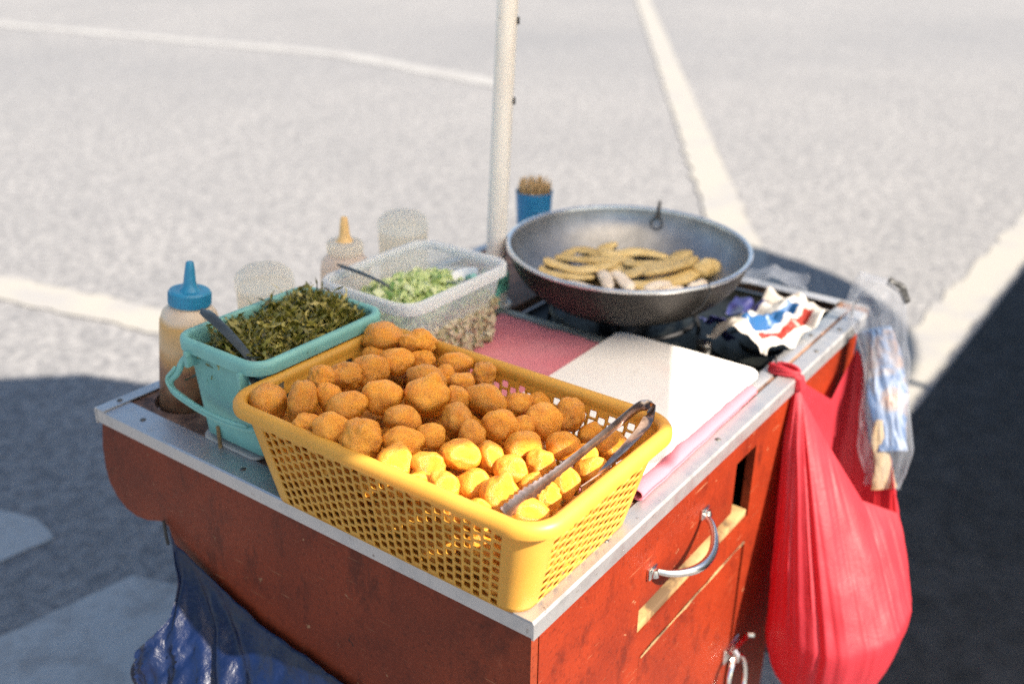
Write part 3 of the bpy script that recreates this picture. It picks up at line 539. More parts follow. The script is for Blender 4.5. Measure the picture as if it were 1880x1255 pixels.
# ------------------------------------------------------------------ yellow basket
bask = empty('basket', (0.09, 0.18, 0.002))
tag(bask, 'yellow plastic basket with holes, heaped with fried batter balls', 'basket')
BO = Vector((0.09, 0.18, 0.0)); RIM = 0.117
def bwall(t):
    return (-0.007 - 0.014 * t, 0.198 + 0.028 * t, 0.010 - 0.027 * t, 0.354 + 0.036 * t, 0.020 + 0.009 * t)
HP = 0.0053      # half a hole pitch
b = MB(); NV = 20
def wp(side, u_, t):
    x0, x1, y0, y1, r = bwall(t)
    z_ = RIM * t
    if side == 0: return (x0, y0 + r + (y1 - y0 - 2 * r) * (1 - u_), z_)     # front
    if side == 1: return (x0 + r + (x1 - x0 - 2 * r) * u_, y0, z_)           # right
    if side == 2: return (x1, y0 + r + (y1 - y0 - 2 * r) * u_, z_)           # back
    return (x0 + r + (x1 - x0 - 2 * r) * (1 - u_), y1, z_)                   # left
def tv(k): return k / (NV + 2.0) * 0.985 + 0.012
def cell(side, ua, ub, k0, k2, hole, hs=0.75):
    ks = [tv(k0), tv((k0 + k2) / 2), tv(k2)]
    outer = [(ua, ks[0]), (ub, ks[0]), (ub, ks[1]), (ub, ks[2]), (ua, ks[2]), (ua, ks[1])]
    V = lambda q: b.bm.verts.new([c_ - o_ for c_, o_ in zip(wp(side, q[0], q[1]), BO)])
    ov = [V(q) for q in outer]
    if not hole:
        b.bm.faces.new(ov); return
    uc, tc = (ua + ub) / 2, ks[1]; hu, ht = (ub - ua) / 2 * 0.75, (ks[2] - ks[0]) / 2 * hs
    angs = [(-1, -.72), (-.74, -1), (.74, -1), (1, -.72), (1.01, -.12), (1.01, .12), (1, .72), (.74, 1), (-.74, 1), (-1, .72), (-1.01, .12), (-1.01, -.12)]
    iv = [V((uc + a * hu, tc + c_ * ht)) for a, c_ in angs]
    for k in range(6):
        i0, i1, i2 = iv[2 * k], iv[2 * k + 1], iv[(2 * k + 2) % 12]
        b.bm.faces.new((ov[k], i1, i0)); b.bm.faces.new((ov[k], ov[(k + 1) % 6], i2, i1))
def strip(side, ua, ub, k0, k2):
    b.bm.faces.new([b.bm.verts.new([c_ - o_ for c_, o_ in zip(wp(side, q[0], q[1]), BO)]) for q in ((ua, tv(k0)), (ub, tv(k0)), (ub, tv(k2)), (ua, tv(k2)))])
for side in range(4):
    L = 0.30 if side in (0, 2) else 0.145
    m = 0.02 if side in (0, 2) else 0.03
    nc = int(L * (1 - 2 * m) / (2 * HP))
    strip(side, 0, m, 0, 1)
    for k in range(-1, NV + 2): pass
    us = [m + (1 - 2 * m) * j / nc for j in range(nc + 1)]
    for j in range(nc):
        if j % 2 == 0:
            for k in range(0, NV, 2): cell(side, us[j], us[j + 1], k, k + 2, True)
            strip(side, us[j], us[j + 1], NV, NV + 1); cell(side, us[j], us[j + 1], NV + 1, NV + 2, True, 0.3)
        else:
            strip(side, us[j], us[j + 1], 0, 1)
            for k in range(1, NV - 1, 2): cell(side, us[j], us[j + 1], k, k + 2, True)
            for k in (NV - 1, NV, NV + 1): strip(side, us[j], us[j + 1], k, k + 1)
    for k in range(0, NV + 2):
        if k > 0: strip(side, 0, m, k, k + 1)
        strip(side, 1 - m, 1, k, k + 1)
# corners
def corner(ci, a, t):
    x0, x1, y0, y1, r = bwall(t)
    cx, cy, a0 = ((x0 + r, y0 + r, 180), (x1 - r, y0 + r, 270), (x1 - r, y1 - r, 0), (x0 + r, y1 - r, 90))[ci]
    an = R(a0 + 90 * a); return Vector((cx + r * math.cos(an), cy + r * math.sin(an), RIM * t)) - BO
for ci in range(4):
    for q in range(8):
        for k in range(NV + 2):
            b.bm.faces.new([b.bm.verts.new(corner(ci, a, tv(kk))) for a, kk in ((q / 8, k), ((q + 1) / 8, k), ((q + 1) / 8, k + 1), (q / 8, k + 1))])
bmesh.ops.remove_doubles(b.bm, verts=b.bm.verts[:], dist=0.00015)
wall = b.build('wall', M['basket'], bask, angle=60)
sm = wall.modifiers.new('Solidify', 'SOLIDIFY'); sm.thickness = 0.0022; sm.offset = 0
# bottom with a rounded foot
x0, x1, y0, y1, r = bwall(0.0)
b = MB(); rings = []
for (ins, z_) in ((0.0, 0.0016), (0.002, 0.0004), (0.006, 0.0), (0.03, 0.0)):
    rings.append([Vector((p[0], p[1], z_)) - BO for p in rrect(x0 + ins, x1 - ins, y0 + ins, y1 - ins, max(0.005, r - ins))])
b.loft(rings, cap1=True); b.build('bottom', M['basket'], bask)
# rolled rim
def rim_sweep(rect_fn, prof):
    rings = []
    for (off, z_) in prof: rings.append([Vector((p[0], p[1], z_)) for p in rect_fn(off)])
    return rings
x0, x1, y0, y1, r = bwall(1.0)
rf = lambda off: [(p[0] - BO.x, p[1] - BO.y) for p in rrect(x0 - off, x1 + off, y0 - off, y1 + off, r + off, 10)]
prof = [(-0.0032, RIM - 0.008), (-0.0034, RIM - 0.001), (-0.0018, RIM + 0.0032), (0.002, RIM + 0.0058), (0.0062, RIM + 0.0062), (0.0100, RIM + 0.0042), (0.0124, RIM + 0.0008), (0.0130, RIM - 0.0042), (0.0124, RIM - 0.0082), (0.0104, RIM - 0.0080), (0.0102, RIM - 0.003), (0.004, RIM - 0.001), (0.0014, RIM - 0.006)]
b = MB(); b.loft(rim_sweep(rf, prof + [prof[0]])); bmesh.ops.remove_doubles(b.bm, verts=b.bm.verts[:], dist=0.0001); b.build('rim', M['basket'], bask, angle=70)

# ------------------------------------------------------------------ fried batter balls
CR = Matrix(((0.589, 0.326, -0.739), (-0.808, 0.254, -0.532), (0.014, 0.911, 0.413)))
def ball_mesh(seed, kind):
    rnd = random.Random(seed); bm = bmesh.new(); bmesh.ops.create_icosphere(bm, subdivisions=4, radius=1)
    o = Vector((rnd.uniform(-50, 50), rnd.uniform(-50, 50), rnd.uniform(-50, 50)))
    low, mid_, hi = (0.20, 0.062, 0.022) if kind != 'r' else (0.26, 0.15, 0.05)
    tails = []
    if kind == 't': tails.append((Vector((rnd.uniform(-0.9, 0.9), rnd.choice((-1, 1)), rnd.uniform(-0.2, 0.7))).normalized(), rnd.uniform(0.32, 0.5), 26))
    if rnd.random() < 0.8: tails.append((Vector((rnd.uniform(-1, 1), rnd.uniform(-1, 1), rnd.uniform(-1, 1))).normalized(), rnd.uniform(0.10, 0.28), 16))
    ridge = Vector((rnd.uniform(-1, 1), rnd.uniform(-1, 1), rnd.uniform(-1, 1))).normalized()
    for v in bm.verts:
        d = v.co.normalized()
        s = 1 + low * noise.noise(d * 1.1 + o) + mid_ * noise.noise(d * 3.1 + o) + hi * noise.noise(d * 9 + o) + 0.007 * noise.noise(d * 20 + o)
        for ax, amp, sharp in tails:
            c_ = max(0, d.dot(ax)); s += amp * c_ ** sharp
        e = abs(d.dot(ridge)); s += 0.05 * math.exp(-(e / 0.09) ** 2) * max(0, noise.noise(d * 1.7 + o * 2) + 0.2)
        v.co = d * s
    me = bpy.data.meshes.new('batter_ball'); bm.to_mesh(me); bm.free()
    me.polygons.foreach_set('use_smooth', [True] * len(me.polygons)); me.materials.append(M['batter']); return me
PROTO = {k: [ball_mesh(100 + 17 * i + 1000 * j, k) for i in range(n_)] for j, (k, n_) in enumerate((('o', 9), ('t', 7), ('r', 5)))}
ORD = ['first', 'second', 'third', 'fourth', 'fifth', 'sixth', 'seventh', 'eighth', 'ninth', 'tenth', 'eleventh', 'twelfth', 'thirteenth']
ROW = {0: 'rear corner row', 1: 'second row from the rear', 2: 'third row from the rear', 3: 'fourth row from the rear', 4: 'fifth row from the rear', 5: 'sixth row from the rear', 6: 'sunlit row by the front rim', 7: 'frontmost row under the tongs'}
rowcount = {}
order = sorted(range(len(EGGS)), key=lambda i: (EGGS[i][5], EGGS[i][0] * 0.589 - EGGS[i][1] * 0.808))
cnt = {'o': 0, 't': 0, 'r': 0}
for i in order:
    (ex, ey, ez, ra, rb, row, kind) = EGGS[i]
    k = rowcount.get(row, 0); rowcount[row] = k + 1
    me = PROTO[kind][cnt[kind] % len(PROTO[kind])]; cnt[kind] += 1
    o = bpy.data.objects.new('batter_ball', me); COL.objects.link(o)
    full = 0.0165
    sa_, sb_ = max(ra, 0.010), max(rb, 0.009)
    sink = 0.0
    if min(sa_, sb_) < 0.0125:      # mostly hidden ones: full-sized, tucked deeper
        g_ = 0.0145; sink = g_ - min(sa_, sb_); sa_, sb_ = max(sa_, g_), max(sb_, g_)
    sc_ = Matrix.Diagonal((sa_ * 1.0, sb_ * 1.0, (sa_ + sb_) / 2 * 0.98))
    spin = Matrix.Rotation(random.uniform(-0.35, 0.35), 3, 'Z') if kind != 't' else Matrix.Identity(3)
    M3 = CR @ spin @ sc_
    o.matrix_world = Matrix.Translation((ex, ey, ez - sink)) @ M3.to_4x4()
    adj = {'o': 'smooth', 't': 'tailed', 'r': 'craggy'}[kind]
    tag(o, '%s orange fried ball, %s from the left in the %s' % (adj, ORD[k], ROW[row]), 'fried ball', 'fried batter balls heaped in the yellow basket')
for j, (fx, fy, fz) in enumerate(FILL):
    if not (fx < 0.05 or fy < 0.055 or fz > 0.07): continue
    o = bpy.data.objects.new('batter_ball', PROTO['or'[j % 2]][j % 5]); COL.objects.link(o)
    o.matrix_world = Matrix.Translation((fx, fy, fz)) @ Matrix.Rotation(j * 1.7, 4, 'Z') @ Matrix.Rotation(j * 0.9, 4, 'X') @ Matrix.Diagonal((0.0185, 0.0165, 0.017, 1))
    tag(o, 'orange fried ball buried low in the heap, glimpsed through gaps and basket holes', 'fried ball', 'fried balls buried in the basket')

# ------------------------------------------------------------------ tongs
tg = empty('tongs', (0.22, 0.010, 0.13))
tag(tg, 'bent steel serving tongs resting across the basket corner', 'tongs')
TO = Vector((0.22, 0.010, 0.13))
def blade(pts, widths, wdir, th=0.0012, teeth=False):
    """flat strip along pts; wdir = width direction per point"""
    b = MB(); rings = []
    P = [Vector(p) for p in pts]; dense = []; m = len(P)
    NS = 10
    for i in range(m - 1):
        for q in range(NS):
            t = q / NS; p0 = P[max(i - 1, 0)]; p1 = P[i]; p2 = P[i + 1]; p3 = P[min(i + 2, m - 1)]
            c = 0.5 * ((2 * p1) + (p2 - p0) * t + (2 * p0 - 5 * p1 + 4 * p2 - p3) * t * t + (3 * p1 - p0 - 3 * p2 + p3) * t ** 3)
            w = widths[i] * (1 - t) + widths[i + 1] * t; d = Vector(wdir[i]).lerp(Vector(wdir[i + 1]), t)
            dense.append((c, w, d))
    dense.append((P[-1], widths[-1], Vector(wdir[-1])))
    for i, (c, w, d) in enumerate(dense):
        t = (dense[min(i + 1, len(dense) - 1)][0] - dense[max(i - 1, 0)][0]).normalized()
        d = (d - t * d.dot(t)).normalized(); nn = t.cross(d)
        ww = w
        if teeth and i > len(dense) - 26: ww = w * (1.0 + (0.16 if i % 2 else -0.10))
        bow = nn * (w * 0.22)
        rings.append([c - d * ww / 2 - nn * th / 2 + bow * 0.5, c - nn * th / 2 - bow * 0.2, c + d * ww / 2 - nn * th / 2 + bow * 0.5, c + d * ww / 2 + nn * th / 2 + bow * 0.5, c + nn * th / 2 - bow * 0.2, c - d * ww / 2 + nn * th / 2 + bow * 0.5])
    b.loft([[q - TO for q in r_] for r_ in rings], cap0=True, cap1=True); return b
UPV = (0.35, 0.25, 0.9); VERT = (0.1, -0.35, 0.93)
b = blade([(0.2182, 0.0050, 0.1362), (0.2150, 0.0080, 0.1385), (0.2040, 0.0120, 0.1382), (0.1556, 0.0153, 0.133), (0.1016, 0.02, 0.126), (0.0599, 0.0241, 0.1205), (0.0237, 0.0273, 0.1165), (-0.0122, 0.0268, 0.1165)],
          [0.0125, 0.0125, 0.0115, 0.0095, 0.0090, 0.0095, 0.0150, 0.0115], [(0.2, -0.2, 0.95), (0.2, 0.0, 0.95), (0.15, 0.1, 0.95), (0.1, 0.25, 0.95), (0.1, 0.3, 0.9), (0.0, 0.35, 0.88), (0.0, 0.45, 0.85), (0, 0.5, 0.8)], teeth=True)
b.build('arm', M['tongs'], tg, angle=50)
b = blade([(0.2182, 0.0050, 0.1362), (0.2165, 0.0000, 0.1350), (0.2032, -0.0036, 0.1330), (0.1909, -0.0030, 0.1245), (0.1762, 0.0006, 0.1155), (0.1581, 0.0050, 0.1060), (0.13, 0.010, 0.094), (0.10, 0.014, 0.088)],
          [0.0125, 0.0125, 0.0125, 0.0115, 0.0110, 0.0110, 0.0125, 0.014], [(0.2, -0.2, 0.95), (0.4, -0.35, 0.8), (0.66, -0.56, 0.47), (0.66, -0.56, 0.47), (0.66, -0.56, 0.47), (0.66, -0.56, 0.47), (0.6, -0.5, 0.6), VERT])
b.build('arm', M['tongs'], tg, angle=50)
# ------------------------------------------------------------------ teal tub
def tub(root, O, rb, rt, r0, r1, z0, z1, mat, th=0.002, nz=8, name='body'):
    """open box lofted between two rounded rectangles (x0,x1,y0,y1), with inside walls"""
    b = MB(); rings = []
    def ring(t, ins, z_):
        q = [rb[i] * (1 - t) + rt[i] * t for i in range(4)]
        return [Vector((p[0], p[1], z_)) - O for p in rrect(q[0] + ins, q[1] - ins, q[2] + ins, q[3] - ins, max(0.004, r0 * (1 - t) + r1 * t - ins), 6)]
    rings.append(ring(0, 0.012, z0)); rings.append(ring(0, 0.003, z0)); 
    for k in range(nz + 1):
        t = k / nz; rings.append(ring(max(t, 0.02), 0, z0 + (z1 - z0) * max(t, 0.02)))
    for k in range(nz + 1):
        t = 1 - k / nz; rings.append(ring(t, th, max(z0 + th, z0 + (z1 - z0) * t)))
    b.loft(rings, cap0=True, cap1=True)
    return b.build(name, mat, root, angle=50)
def rim_band(root, O, rt, r1, prof, mat, name='rim'):
    b = MB(); rings = [[Vector((p[0], p[1], z_)) - O for p in rrect(rt[0] - off, rt[1] + off, rt[2] - off, rt[3] + off, r1 + off, 10)] for off, z_ in prof + [prof[0]]]
    b.loft(rings); bmesh.ops.remove_doubles(b.bm, verts=b.bm.verts[:], dist=0.0001)
    return b.build(name, mat, root, angle=60)
O = Vector((0.128, 0.472, 0.0)); teal = empty('food_tub', (O.x, O.y, 0.010))
tag(teal, 'teal plastic tub with a loop handle, full of dark chopped greens', 'tub')
TB = (0.034, 0.212, 0.412, 0.526); TT = (0.026, 0.228, 0.402, 0.540)
tub(teal, O, TB, TT, 0.014, 0.020, 0.0, 0.130, M['teal'])
zr = 0.130
rim_band(teal, O, TT, 0.020, [(-0.0024, zr - 0.010), (-0.0024, zr), (0.0, zr + 0.003), (0.004, zr + 0.0035), (0.0078, zr + 0.0015), (0.0088, zr - 0.003), (0.0085, zr - 0.0125), (0.0066, zr - 0.0125), (0.0062, zr - 0.004), (0.001, zr - 0.004)], M['teal'])
for (ya, yb) in ((0.418, 0.424), (0.513, 0.519)):
    b = MB(); b.box((0.012 - O.x, ya - O.y, 0.100), (0.031 - O.x, yb - O.y, 0.1205), 0.001); b.build('handle_bracket', M['teal'], teal)
b = MB()
pts = []
path = [(0.024, 0.522, 0.112), (0.018, 0.530, 0.104), (0.014, 0.533, 0.092), (0.011, 0.537, 0.084), (0.007, 0.546, 0.076), (0.006, 0.543, 0.066), (0.007, 0.532, 0.061), (0.007, 0.520, 0.0585), (0.007, 0.500, 0.0545), (0.009, 0.470, 0.050), (0.013, 0.440, 0.0475), (0.018, 0.412, 0.0475), (0.022, 0.402, 0.052), (0.024, 0.398, 0.070), (0.024, 0.402, 0.098), (0.024, 0.416, 0.112)]
b.tube([Vector(p) - O for p in path], 0.0046, 10); b.tube([Vector(p) - O + Vector((-0.0035, 0.001, 0.006)) for p in path[2:12]], 0.0026, 8)
h = b.build('handle', M['teal'], teal); sm = h.modifiers.new('Subdivision', 'SUBSURF'); sm.levels = 1; sm.render_levels = 2

def clutter(name, n, place, shape, mat, parent=None):
    """many little bits in one mesh, each with its own tint"""
    verts = []; faces = []; tint = []
    rnd = random.Random(hash(name) % 1000 if False else len(name) * 7 + n)
    for i in range(n):
        pos, fr = place(rnd, i); V_, F_, tt = shape(rnd, i)
        k = len(verts)
        for v in V_: verts.append(pos + fr @ v)
        for f in F_: faces.append([k + q for q in f])
        tint += [tt] * len(V_)
    me = bpy.data.meshes.new(name); me.from_pydata(verts, [], faces); me.update()
    a = me.attributes.new('tint', 'FLOAT', 'POINT'); a.data.foreach_set('value', tint)
    me.materials.append(mat); o = bpy.data.objects.new(name, me); COL.objects.link(o)
    if parent: o.parent = parent
    return o
def rot(rnd, lean=1.0):
    return (Matrix.Rotation(rnd.uniform(0, 6.283), 3, 'Z') @ Matrix.Rotation(rnd.gauss(0, lean), 3, 'X') @ Matrix.Rotation(rnd.gauss(0, lean), 3, 'Y'))
def frond(rnd, i):
    """thin curly strand, like limp shredded seaweed"""
    L = rnd.uniform(0.018, 0.050); w = rnd.uniform(0.0006, 0.0026); V_ = []; F_ = []
    n = 12; c1 = rnd.uniform(-8, 8); c2 = rnd.uniform(-5, 5); tw = rnd.uniform(-4, 4); ph = rnd.uniform(0, 6)
    p = Vector((0, 0, 0)); a = rnd.uniform(0, 6); e = rnd.uniform(-0.5, 0.5)
    for k in range(n):
        ww = w * (0.4 + 0.6 * math.sin(math.pi * (k + 0.6) / n)) * (1 + 0.7 * math.sin(k * 2.1 + ph)); tt = tw * k / n + ph
        t = Vector((math.cos(a) * math.cos(e), math.sin(a) * math.cos(e), math.sin(e)))
        sd = Vector((-math.sin(a), math.cos(a), 0)); d = sd * math.cos(tt) + t.cross(sd) * math.sin(tt)
        V_ += [p - d * ww, p + d * ww]
        p = p + t * L / n; a += c1 / n; e = 0.75 * math.sin(c2 * k / n + ph)
        if k: F_.append([2 * k - 2, 2 * k - 1, 2 * k + 1, 2 * k])
    return V_, F_, min(1, max(0, rnd.gauss(0.48, 0.25)))
def heap_teal(x_, y_):
    u_ = (x_ - 0.127) / 0.098; w_ = (y_ - 0.471) / 0.066
    e = max(0, 1 - u_ * u_) * max(0, 1 - w_ * w_)
    return 0.103 + 0.023 * e ** 0.5 * (0.78 + 0.75 * noise.noise(Vector((x_ * 48, y_ * 48, 2.0)))) + 0.018 * max(0, u_) * (1 - w_ * w_)
def pl(rnd, i):
    x_ = rnd.uniform(0.046, 0.211); y_ = rnd.uniform(0.421, 0.522); z_ = heap_teal(x_, y_) - 0.014 * rnd.random() ** 1.5 + 0.003 + 0.006 * noise.noise(Vector((x_ * 90, y_ * 90, 5)))
    return Vector((x_, y_, z_)) - O, rot(rnd, 0.15)
gr = clutter('chopped_greens', 5200, pl, frond, M['greens']); gr.location = (O.x, O.y, 0.010)
tag(gr, 'mound of dark green shredded leaves filling the teal tub', 'chopped greens', kind='stuff')
b = MB(); NX, NY = 22, 14; gv = [[b.bm.verts.new(Vector((0.032 + 0.190 * i / NX, 0.409 + 0.125 * j / NY, heap_teal(0.032 + 0.190 * i / NX, 0.409 + 0.125 * j / NY) - 0.012)) - O) for j in range(NY + 1)] for i in range(NX + 1)]
for i in range(NX):
    for j in range(NY): b.bm.faces.new((gv[i][j], gv[i + 1][j], gv[i + 1][j + 1], gv[i][j + 1]))
under = b.build('heap', M['greens'], gr)

def spoon(name, label, A, B, w0, w1, parent_group=None):
    """flat handle strip from A (free end) to B (buried end)"""
    A = Vector(A); B = Vector(B); root_ = A
    b = MB(); d = (B - A).normalized(); side = d.cross(Vector((0, 0, 1))).normalized(); up = side.cross(d)
    rings = []
    for k in range(15):
        t = k / 14; w = (w0 * (1 - t) + w1 * t) * (math.sqrt(max(0.02, 1 - (1 - min(1, t / 0.12)) ** 2)))
        c = (A + (B - A) * t) - A + up * 0.004 * math.sin(math.pi * t)
        rings.append([c - side * w, c - side * w * 0.5 + up * 0.0012, c + side * w * 0.5 + up * 0.0012, c + side * w, c + side * w * 0.5 - up * 0.0008, c - side * w * 0.5 - up * 0.0008])
    # bowl
    for k in range(1, 9):
        t = k / 8; w = w1 + 0.014 * math.sin(math.pi * min(1, t * 1.02)); c = (B - A) + d * 0.055 * t - up * 0.006 * math.sin(math.pi * t); sg = up * (-0.004 * math.sin(math.pi * t))
        rings.append([c - side * w, c - side * w * 0.5 + sg + up * 0.001, c + side * w * 0.5 + sg + up * 0.001, c + side * w, c + side * w * 0.5 + sg - up * 0.001, c - side * w * 0.5 + sg - up * 0.001])
    b.loft(rings, cap0=True, cap1=True); o = b.build(name, M['spoon']); o.location = A
    tag(o, label, 'spoon'); return o
spoon('spoon', 'dark metal spoon with its broad handle leaning out of the teal tub', (0.058, 0.536, 0.166), (0.040, 0.425, 0.133), 0.0085, 0.0050)
# stick and foam sheet under the tub
b = MB(); b.tube([(0.0, 0, -0.002), (0.003, 0.004, 0.026)], 0.0024, 8); o = b.build('stick', M['raw_wood']); o.location = (0.029, 0.492, 0.003); tag(o, 'short wooden stick standing at the foot of the teal tub', 'stick')
b = MB(); pts = [(p[0] + 0.004 * noise.noise(Vector((p[0] * 60, p[1] * 60, 0))), p[1] + 0.006 * noise.noise(Vector((p[0] * 50, p[1] * 50, 4)))) for p in rrect(-0.086, 0.09, -0.040, 0.074, 0.02, 8)]
b.prism(pts, 2, 0.0, 0.004); o = b.build('foam_sheet', M['foam'], smooth=False); o.location = (0.118, 0.464, 0.0022); tag(o, 'dirty white foam sheet lying under the teal tub', 'foam sheet')

# ------------------------------------------------------------------ clear tub with cucumber
O = Vector((0.40, 0.485, 0.0)); clr = empty('clear_tub', (O.x, O.y, 0.002))
tag(clr, 'clear frosted plastic tub holding chopped cucumber beside the pole', 'tub')
CB = (0.305, 0.480, 0.418, 0.552); CT = (0.288, 0.512, 0.406, 0.574)
tub(clr, O, CB, CT, 0.018, 0.026, 0.0, 0.122, M['frost'], th=0.0015)
zr = 0.122
rim_band(clr, O, CT, 0.026, [(-0.0018, zr - 0.006), (-0.0018, zr + 0.001), (0.001, zr + 0.004), (0.005, zr + 0.004), (0.0075, zr + 0.001), (0.0075, zr - 0.013), (0.0062, zr - 0.013), (0.0058, zr - 0.001), (0.001, zr - 0.002)], M['frost_rim'])
def heap_clr(x_, y_):
    u_ = (x_ - 0.40) / 0.11; w_ = (y_ - 0.49) / 0.08
    return 0.064 + 0.040 * max(0, 1 - u_ * u_) ** 0.8 * max(0, 1 - w_ * w_) ** 0.6 + 0.008 * noise.noise(Vector((x_ * 40, y_ * 40, 0)))
def dice(rnd, i):
    """thin quarter slice of cucumber"""
    r_ = rnd.uniform(0.007, 0.013); t_ = rnd.uniform(0.003, 0.008); n = 5; V_ = []; F_ = []
    for z_ in (0, t_):
        V_.append(Vector((0, 0, z_)))
        for k in range(n): a = 1.7 * k / (n - 1); V_.append(Vector((r_ * math.cos(a), r_ * math.sin(a), z_)))
    m = n + 1
    F_.append(list(range(m))[::-1]); F_.append([m + k for k in range(m)])
    for k in range(m): F_.append([k, (k + 1) % m, m + (k + 1) % m, m + k])
    return V_, F_, min(1, max(0, rnd.gauss(0.52, 0.26)))
def pl(rnd, i):
    x_ = rnd.uniform(0.305, 0.492); y_ = rnd.uniform(0.420, 0.558); return Vector((x_, y_, heap_clr(x_, y_) - 0.012 * rnd.random() ** 1.5)) - O, rot(rnd, 0.7)
cu = clutter('chopped_cucumber', 900, pl, dice, M['cucumber']); cu.location = (O.x, O.y, 0.004)
tag(cu, 'pale green chopped cucumber heaped in the clear tub', 'chopped cucumber', kind='stuff')
def pl(rnd, i):
    t = rnd.random(); z_ = 0.004 + 0.062 * t; s = rnd.random()
    x0 = 0.306 - 0.008 * t; x1 = 0.478 + 0.012 * t; y0 = 0.420 - 0.005 * t; y1 = 0.550 + 0.01 * t
    q = rnd.random()
    if q < 0.45: p = Vector((x0 + (x1 - x0) * s, y0 + 0.006 * rnd.random(), z_))
    elif q < 0.8: p = Vector((x0 + 0.006 * rnd.random(), y0 + (y1 - y0) * s, z_))
    else: p = Vector((x1 - 0.004 - 0.006 * rnd.random(), y0 + 0.01 + (y1 - y0 - 0.02) * s, z_))
    return p - O, rot(rnd, 1.5)
re = clutter('onion_relish', 1800, pl, dice, M['relish']); re.location = (O.x, O.y, 0.004)
tag(re, 'brownish chopped onion relish seen low through the clear tub', 'relish', kind='stuff')
b = MB(); b.box((0.313 - O.x, 0.4255 - O.y, 0.004), (0.474 - O.x, 0.545 - O.y, 0.056), 0.008); b.build('relish_mass', M['relish_mass'], re)
sc_ = empty('scoop', (0.456, 0.452, 0.112)); tag(sc_, 'white plastic scoop lying on the cucumber in the clear tub', 'scoop'); sc_.rotation_euler = (R(-14), R(8), R(62))
b = MB(); b.lathe([(0.0, -0.018), (0.012, -0.017), (0.021, -0.010), (0.0245, 0.0), (0.0255, 0.0006), (0.0235, 0.0), (0.020, -0.009), (0.011, -0.0155), (0.0, -0.0165)], n=36); b.build('bowl', M['bowl'], sc_)
b = MB(); b.tube([(-0.022, 0, 0.0), (-0.034, 0, 0.003), (-0.052, 0, 0.008)], [0.004, 0.0045, 0.005], 10); b.build('handle', M['teal'], sc_)
spoon('spoon', 'slim dark spoon resting on the near rim of the clear tub', (0.322, 0.574, 0.139), (0.372, 0.488, 0.096), 0.0078, 0.0036)
# small white bowl behind the clear tub
bw = empty('small_bowl', (0.585, 0.572, 0.002)); tag(bw, 'small white bowl behind the clear tub at the foot of the pole', 'bowl')
b = MB(); b.lathe([(0.0, 0.0), (0.026, 0.0), (0.030, 0.004), (0.040, 0.040), (0.043, 0.041), (0.0435, 0.043), (0.038, 0.0425), (0.028, 0.006), (0.0, 0.004)], n=36); b.build('body', M['bowl'], bw)

# ------------------------------------------------------------------ squeeze bottles and jars standing in the bottle holes
def squeeze(loc, lean, sauce, capm, nozm, label, rad=0.0385, zcap=0.135):
    e = empty('squeeze_bottle', loc); tag(e, label, 'sauce bottle', 'sauce bottles in the round holes of the cart top')
    e.rotation_euler = lean
    b = MB(); b.lathe([(0.0, -0.044), (rad * 0.9, -0.044), (rad, -0.038), (rad, 0.10), (rad * 0.99, 0.112), (rad * 0.9, 0.124), (rad * 0.74, 0.131), (rad * 0.64, 0.133), (rad * 0.64, 0.139)], n=44); b.build('body', sauce, e)
    b = MB(); rc = 0.0268; prof = [(rc, zcap), (rc + 0.0004, zcap + 0.002), (rc, zcap + 0.017), (rc - 0.002, zcap + 0.0195), (0.018, zcap + 0.020), (0.0135, zcap + 0.0195)]
    b.lathe(prof, n=48)
    for k in range(36):
        a = 2 * math.pi * k / 36; b.tube([(rc * math.cos(a), rc * math.sin(a), zcap + 0.002), (rc * math.cos(a), rc * math.sin(a), zcap + 0.016)], 0.0009, 6)
    cp = b.build('cap', capm, e)
    b = MB(); b.lathe([(0.0135, zcap + 0.0195), (0.0105, zcap + 0.023), (0.0080, zcap + 0.030), (0.0066, zcap + 0.045), (0.0052, zcap + 0.056), (0.0040, zcap + 0.0575), (0.0, zcap + 0.0575)], n=28); b.build('nozzle', nozm, cp)
    return e
squeeze((BOTX[0], BOTY + 0.003, 0.0), (R(3), R(6), 0), M['sauce_a'], M['blue_cap'], M['blue_cap'], 'tall sauce bottle with a blue nozzle cap, nearest of the bottles')
squeeze((BOTX[2], BOTY, -0.012), (0, R(2), 0), M['sauce_b'], M['lid'], M['amber_cap'], 'orange sauce bottle with an amber nozzle behind the clear tub')
def jar(loc, label):
    e = empty('sauce_jar', loc); tag(e, label, 'sauce jar', 'sauce bottles in the round holes of the cart top')
    b = MB(); b.lathe([(0.0, -0.046), (0.037, -0.046), (0.040, -0.040), (0.040, 0.105), (0.038, 0.114)], n=44); b.build('body', M['sauce_c'], e)
    b = MB(); b.lathe([(0.0415, 0.110), (0.042, 0.112), (0.0415, 0.124), (0.039, 0.131), (0.030, 0.139), (0.015, 0.143), (0.0, 0.144)], n=44); b.build('lid', M['lid'], e)
jar((BOTX[1], BOTY + 0.004, 0.004), 'jar of cream sauce with a domed milky lid just behind the teal tub')
jar((BOTX[3], BOTY + 0.010, 0.010), 'jar of cream sauce with a domed milky lid farthest back, near the pole')

